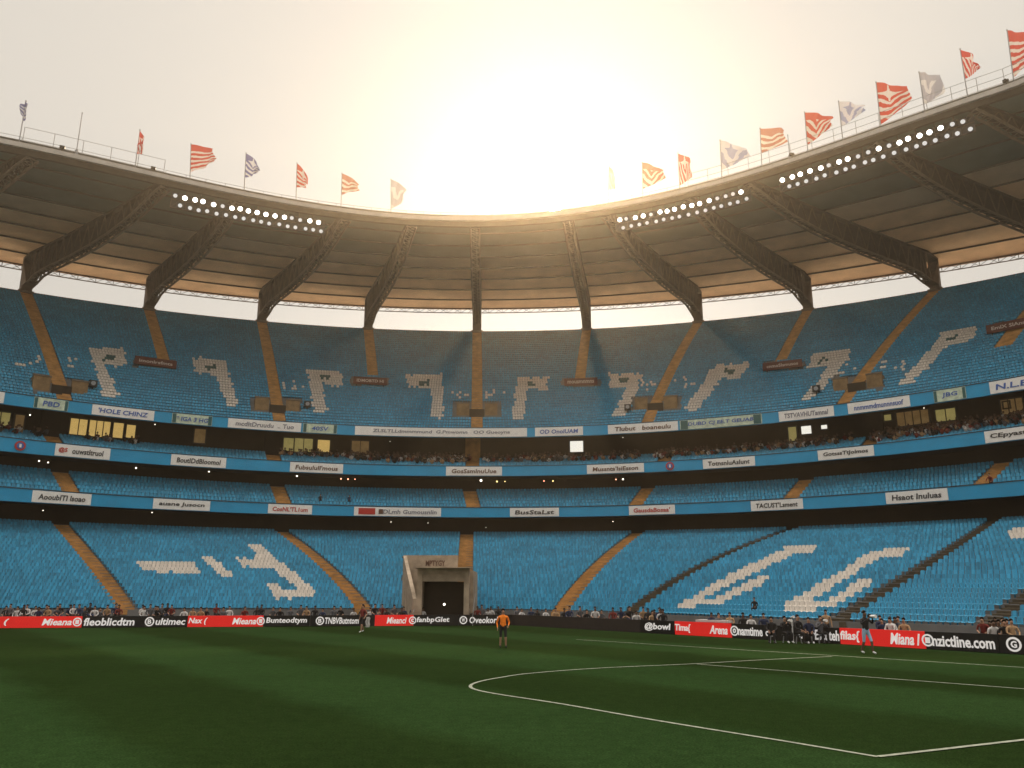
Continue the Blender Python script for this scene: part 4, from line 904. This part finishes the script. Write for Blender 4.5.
def sit_pose(fw=0.0, hands=1):
    J = stand_pose(lean=fw)
    for k in list(J):
        p, r = J[k]; J[k] = ((p[0], p[1], p[2]-.46), r)
    for s, x in (('l', 1), ('r', -1)):
        J['knee_'+s] = ((.13*x, -.45, .50), .07); J['ankle_'+s] = ((.13*x, -.42, .09), .045); J['toe_'+s] = ((.13*x, -.6, .04), .04); J['hip_'+s] = ((.10*x, -.03, .50), .10)
        J['elbow_'+s] = ((.27*x, -.10, .72), .045); J['wrist_'+s] = ((.14*x, -.34, .62), .03); J['hand_'+s] = ((.10*x, -.41, .60), (.04, .022))
    return J
def add_hair(me_parent, hd, m, long=False, name='hair'):
    mb = MB(); c = Vector(hd); n_, k_ = 14, 9; b0 = len(mb.v)
    for i in range(k_+1):
        p = math.pi/2 - (math.pi*.62)*i/k_
        for j in range(n_):
            t_ = 2*math.pi*j/n_; fr_ = max(0, -math.sin(t_)); drop = 1-.75*fr_*(i/k_)
            pp = math.pi/2 - (math.pi/2-p)*drop
            mb.v.append((c.x+.088*math.cos(pp)*math.cos(t_), c.y+.015+.105*math.cos(pp)*math.sin(t_), c.z+.10*math.sin(pp)))
    for i in range(k_):
        for j in range(n_): mb.f.append((i*n_+j, i*n_+(j+1) % n_, (i+1)*n_+(j+1) % n_, (i+1)*n_+j)); mb.m.append(0)
    return mb
def face(mb, hd):      # eyes and mouth on the front of the head
    c = Vector(hd)
    for s in (-1, 1): mb.ball(c+Vector((.03*s, -.093, -.04)), .013, 0, 8, 5)
    mb.box(c+Vector((0, -.098, -.115)), (.05, .012, .012))
def person(loc, rz, label, J, cols, hair=HAIR, skin=SKIN, scale=1.0, fingers=True, group=None, extras=None, sub=2):
    mats = dict(skin=skin, **cols); me = body(J, ZONES, mats, fingers, sub)
    o = bpy.data.objects.new('person', me); COL.objects.link(o); tag(o, label, 'person', group)
    hd = J['skull'][0]
    for nm, mb, m in [('hair', add_hair(o, (hd[0], hd[1], hd[2]+.0), hair), hair)]:
        h = mb.build(nm, m, None, True); h.parent = o
    mb = MB(); face(mb, hd); h = mb.build('facial_features', EYE_M); h.parent = o
    o.location = loc; o.rotation_euler = (0, 0, rz); o.scale = (scale,)*3
    return o
def copy_person(o, loc, rz, label, group, scale):
    c = o.copy(); COL.objects.link(c)
    for ch in list(o.children): k_ = ch.copy(); COL.objects.link(k_); k_.parent = c
    c.location = loc; c.rotation_euler = (0, 0, rz); c.scale = (scale,)*3; tag(c, label, 'person', group); return c
def camera_thing(p, rz, label, big=True):
    t_ = thing('camera', p, label, 'camera'); Mx = Matrix.Rotation(rz, 3, 'Z'); c = Vector(p); mb = MB()
    mb.box(c, (.16, .10, .13), rz); mb.box(c+Vector((0, 0, .085)), (.07, .08, .05), rz); mb.build('body', M['black'], t_)
    mb = MB(); f = Mx @ Vector((0, -1, 0)); mb.bar(c+f*.05, c+f*(.36 if big else .16), .05, 12, 0, .075 if big else .05); mb.build('lens', M['panelw'] if big else M['black'], t_); return t_
black, navy, dgrey, mred, white, tan, lblue = (pmat(*q) for q in (('black', (.018, .017, .018)), ('navy', (.02, .03, .07)), ('grey', (.10, .10, .11)), ('dark_red', (.16, .025, .02)), ('white', (.55, .53, .52)), ('tan', (.35, .22, .12)), ('light_blue', (.30, .45, .62))))
orange = pmat('orange', (.80, .20, .015))
def kit(top, leg, shin=None, sleeve=None, arm=None, shoe=None): return dict(top=top, leg=leg, shin=shin or leg, sleeve=sleeve or top, arm=arm or sleeve or top, shoe=shoe or SHOEB)
def at(u, v): x, y = ground(u, v); return (x, y, 0)
# the three on the grass
x, y, _ = at(503, 648)
person((x, y, 0), .1, 'person in an orange top and black shorts standing on the grass near the centre', stand_pose(hands=(((.30, .04, 1.15), (.24, -.16, 1.02)), ((-.29, .05, 1.14), (-.27, -.10, .93))), feet=(((.12, -.06, .5), (.14, .02, .09)), ((-.11, 0, .5), (-.13, .06, .09)))), kit(orange, black, SKIN, orange, orange, SHOEB), scale=1.02)
x, y, _ = at(362, 632.5)
p1 = person((x, y, 0), -.6, 'person in dark red striding past the left hoarding with a white bib', stand_pose(hands=(((.28, .08, 1.16), (.33, -.12, 1.0)), ((-.27, .10, 1.15), (-.24, -.02, .93))), feet=(((.11, -.18, .53), (.12, -.22, .09)), ((-.11, .06, .50), (-.12, .28, .12)))), kit(mred, black, SKIN, mred, SKIN, SHOEW), scale=.98)
mb = MB()
for i in range(6):
    for j in range(8):
        f = lambda i, j: (x+.24+.045*i+.03*math.sin(j*1.3), y-.18+.06*math.sin(i*1.9+j*.8), .98-.08*j)
        mb.quad(f(i, j), f(i+1, j), f(i+1, j+1), f(i, j+1)); mb.quad(*[Vector(q)+Vector((0, .02, 0)) for q in (f(i, j+1), f(i+1, j+1), f(i+1, j), f(i, j))])
tag(mb.build('training_bib', white, None, True), 'white training bib hanging from the hand of the person in dark red', 'bib')
x, y, _ = at(868, 654)
J = stand_pose(hands=(((.30, -.14, 1.26), (.12, -.34, 1.50)), ((-.30, -.12, 1.24), (-.14, -.33, 1.46))), feet=(((.12, -.16, .52), (.14, -.16, .09)), ((-.11, .04, .50), (-.13, .22, .10))))
person((x, y, 0), .35, 'person in black top and pale blue shorts holding a camera before the long red hoarding', J, kit(black, lblue, SKIND, black, black, SHOEW), skin=SKIND, scale=1.02)
camera_thing(Vector((x, y, 0))+Matrix.Rotation(.35, 3, 'Z') @ Vector((0, -.32, 1.60)), .35, 'black camera with a pale long lens held up by the person in pale blue shorts')
# photographers before the black hoarding
PH = [(773, 643.5, 1.0, 'black', -.4, 'person in black on a stool at the left end of the photographers'), (786, 643.5, 1.02, 'black', .2, 'person in black with a camera, second from left of the seated photographers'), (799, 644, 1.08, 'black', .5, 'tall person in black on a stool beside the pale monopod'), (810, 644, .98, 'navy', -.2, 'person in navy on a stool between the seated photographers'), (822, 644, 1.04, 'dgrey', .1, 'person in a grey jacket at the right end of the photographers')]
for i, (u, v, h, c, rz, lb) in enumerate(PH):
    x, y, _ = at(u, v); y += .5; x *= y/(y-.5); cm = dict(black=black, navy=navy, dgrey=dgrey, tan=tan)[c]
    J = sit_pose(.08 if i == 3 else .02); Mz = Matrix.Rotation(rz, 3, 'Z')
    if i in (1, 4):
        for q, sx_ in (('l', 1), ('r', -1)): J['elbow_'+q] = ((.29*sx_, -.16, .76), .045); J['wrist_'+q] = ((.11*sx_, -.36, .95), .03); J['hand_'+q] = ((.07*sx_, -.36, 1.03), (.042, .022))
    person((x, y, 0), rz, lb, J, kit(cm, black, shoe=SHOEW if i % 2 else SHOEB), skin=SKIN, scale=h, group='photographers on the right touchline')
    if i in (1, 4): camera_thing(Vector((x, y, 0))+Mz @ Vector((0, -.36, 1.12))*h, rz, 'black camera with pale lens held by the %s photographer' % ('second' if i == 1 else 'grey jacketed'))
    st = thing('stool', (x, y, 0), 'low folding stool under the %s photographer from the left' % ORD[i], 'stool', 'photographers\' stools')
    mb = MB(); mb.bar((x, y, .36), (x, y, .41), .2, 14); mb.build('seat', M['black'], st)
    for k_ in range(4): a_ = k_*math.pi/2+.6; mb = MB(); mb.bar((x+.2*math.cos(a_), y+.2*math.sin(a_), 0), (x+.12*math.cos(a_), y+.12*math.sin(a_), .36), .016, 6); mb.build('leg', M['pole'], st)
h = hline(828); person((h.x*1.025, h.y*1.025, 0), -.3, 'person in a tan jacket standing behind the hoarding right of the photographers', stand_pose(), kit(tan, black), scale=.93)
x, y, _ = at(793.5, 642); mb = MB(); mb.bar((x, y, 0), (x, y, 1.25), .035, 8); mb.bar((x, y, 1.25), (x+.05, y-.2, 1.3), .06, 10, 0, .08); tag(mb.build('monopod', white), 'pale monopod standing between two photographers in black', 'monopod')
# seated people behind the hoardings
pal = dict(black=black, grey=dgrey, white=white, red=mred, tan=tan, navy=navy)
protos = {}
for i, (k_, m_) in enumerate(pal.items()):
    for v_ in range(2):
        o = person((0, -200, 0), 0, 'x', sit_pose(.02+.1*v_), kit(m_, black if k_ != 'black' else navy, None, m_, SKIN if v_ else m_), fingers=False, skin=SKIN if (i+v_) % 3 else SKIND, sub=1); protos[(k_, v_)] = [o, 0]
clusters = [(0, 60, 611.5, 11, 'at the far left edge'), (62, 118, 611, 10, 'just left of the left stairs'), (134, 172, 610.5, 8, 'just right of the left stairs'), (178, 232, 611.5, 7, 'under the white figures at left'), (240, 345, 612, 12, 'below the curled white figure at left'), (350, 424, 611.5, 13, 'left of the tunnel mouth'), (466, 500, 612, 7, 'right of the tunnel mouth'), (512, 640, 613.5, 16, 'behind the plain dark hoarding'), (643, 668, 614.5, 7, 'behind the red hoarding left of the photographers'), (706, 768, 619.5, 6, 'left of the photographers'), (880, 908, 622, 7, 'right of the person in pale blue shorts'), (986, 1016, 624, 9, 'at the foot of the far right stairs')]
for u0, u1, v, n_, pl in clusters:
    for i in range(n_):
        u = u0+(u1-u0)*(i+.5)/n_+random.uniform(-2.5, 2.5); k_ = random.choice(['black', 'black', 'black', 'grey', 'white', 'red', 'tan', 'navy', 'grey', 'white']); v_ = random.randint(0, 1)
        h = hline(u); out = 1.1+random.random()*1.2
        d = (h - Vector((0, 0))).normalized(); p = h + d*out; sc_p = random.uniform(.93, 1.06)
        tgt = v-6+random.uniform(-3, 1.5)         # the head's height in the photo sets how high the bench is
        zz = EYE - (tgt-588)*p.y/F; base = max(0.0, min(.5, zz-1.33*sc_p))
        lb = 'person in a %s top seated %s' % ({'red': 'dark red', 'navy': 'navy blue'}.get(k_, k_), pl); gp = '%s topped people %s' % (k_, pl)
        rec = protos[(k_, v_)]; loc = (p.x, p.y, base); rz = random.uniform(-.5, .5) - math.atan2(p.x, p.y)
        if rec[1] == 0: o = rec[0]; o.location = loc; o.rotation_euler = (0, 0, rz); o.scale = (sc_p,)*3; tag(o, lb, 'person', gp); rec[1] = 1
        else: copy_person(rec[0], loc, rz, lb, gp, sc_p)
for o, used in protos.values():
    if not used:
        for ch in list(o.children): bpy.data.objects.remove(ch)
        bpy.data.objects.remove(o)
# a few people up in the tiers
def tier_person(t_, u, v, key, lb, standing=False):
    th, q = t_.find(u, v); q = (math.floor(q*t_.n)+.0)/t_.n if 0 < q < 1 else .01; r, z = t_.pos(th, max(q, .0)); p = P(th, r+.28, z)
    J = stand_pose() if standing else sit_pose(.05); person(p, -R_(th), lb, J, kit(pal[key], black), fingers=standing, sub=1, scale=.85)
tier_person(lower, 755, 614, 'black', 'person in black sitting alone among the blue lower tier seats')
tier_person(tier2, 320, 501, 'black', 'person in black seated at the front of the second tier, left one of two'); tier_person(tier2, 349, 503, 'navy', 'person in navy seated at the front of the second tier, right one of two')
th = theta_at(989, R1, zf1t); p = P(th, R1+.72, zf1t(th)-.75)
person(p, -R_(th), 'person in a dark red top leaning over the lower fascia band at the far right', stand_pose(lean=.25, hands=(((.30, -.35, 1.15), (.22, -.62, 1.0)), ((-.3, -.35, 1.15), (-.22, -.62, 1.0)))), kit(mred, black), sub=1)
# crowd of the box level: one distant mass
mb = MB(); cc = [black, mred, white, dgrey, tan]
for u0, u1, n_, q0, q1 in ((345, 470, 150, .45, 1.0), (484, 640, 130, .5, 1.0), (652, 850, 150, .5, 1.0), (870, 1030, 230, .45, 1.05), (75, 150, 22, .7, 1.0), (280, 345, 35, .7, 1.0), (-6, 50, 20, .5, 1.0)):
    for i in range(n_):
        u = rng.uniform(u0, u1); q = math.floor(rng.uniform(q0, q1)*6)/6; th = theta_at(u, 73.5, off(zf2t, 1)); r, z = tier3.pos(th, q); p = P(th, r+.3, z); m_ = int(rng.choice([0, 0, 0, 1, 2, 3, 4])); s = rng.uniform(.9, 1.1)
        mb.ball(p+Vector((0, 0, .72*s)), .22, m_, 6, 4, 1.5); mb.ball(p+Vector((rng.uniform(-.05, .05), -.03, 1.2*s)), .115, 5, 6, 4, 1.2)
        for sx_ in (-1, 1): mb.bar(p+Vector((.22*sx_, -.02, .9*s)), p+Vector((.2*sx_, -.3, .6*s)), .06, 5, m_)
tag(mb.build('box_level_crowd', cc+[SKIND], None, True), 'dark mass of small seated spectators below the lit boxes', 'crowd', None, 'stuff')
# white camera bench left of the photographers
c = hline(711)+Vector((.5, 1.0)); rz = math.atan2(dr_.y, dr_.x)
bn = thing('equipment_table', v3(c), 'long low table under a white sheet behind the red hoarding left of the photographers', 'table'); mb = MB(); mb.box(v3(c, .86), (2.3, .7, .12), rz); mb.build('table_top', white, bn)
for sx_ in (-1, 1):
    for sy_ in (-1, 1): mb = MB(); q = v3(c)+Matrix.Rotation(rz, 3, 'Z') @ Vector((1.05*sx_, .28*sy_, .4)); mb.bar(q-Vector((0, 0, .4)), q+Vector((0, 0, .4)), .03, 6); mb.build('leg', M['black'], bn)

# ---------------------------------------------------------------- warm evening haze
if HAZE:
    mb = MB(); mb.hexa([(-260, -120, -1.2), (260, -120, -1.2), (260, 260, -1.2), (-260, 260, -1.2), (-260, -120, 57), (260, -120, 57), (260, 260, 57), (-260, 260, 57)])
    hm = bpy.data.materials.new('haze'); hm.use_nodes = True; t = hm.node_tree; t.nodes.remove(t.nodes['Principled BSDF'])
    pv = t.nodes.new('ShaderNodeVolumePrincipled'); pv.inputs['Density'].default_value = HAZE['density']; pv.inputs['Anisotropy'].default_value = HAZE['aniso']; pv.inputs['Color'].default_value = (*HAZE['color'], 1)
    t.links.new(pv.outputs[0], t.nodes['Material Output'].inputs['Volume']); tag(mb.build('haze', hm), kind='stuff')
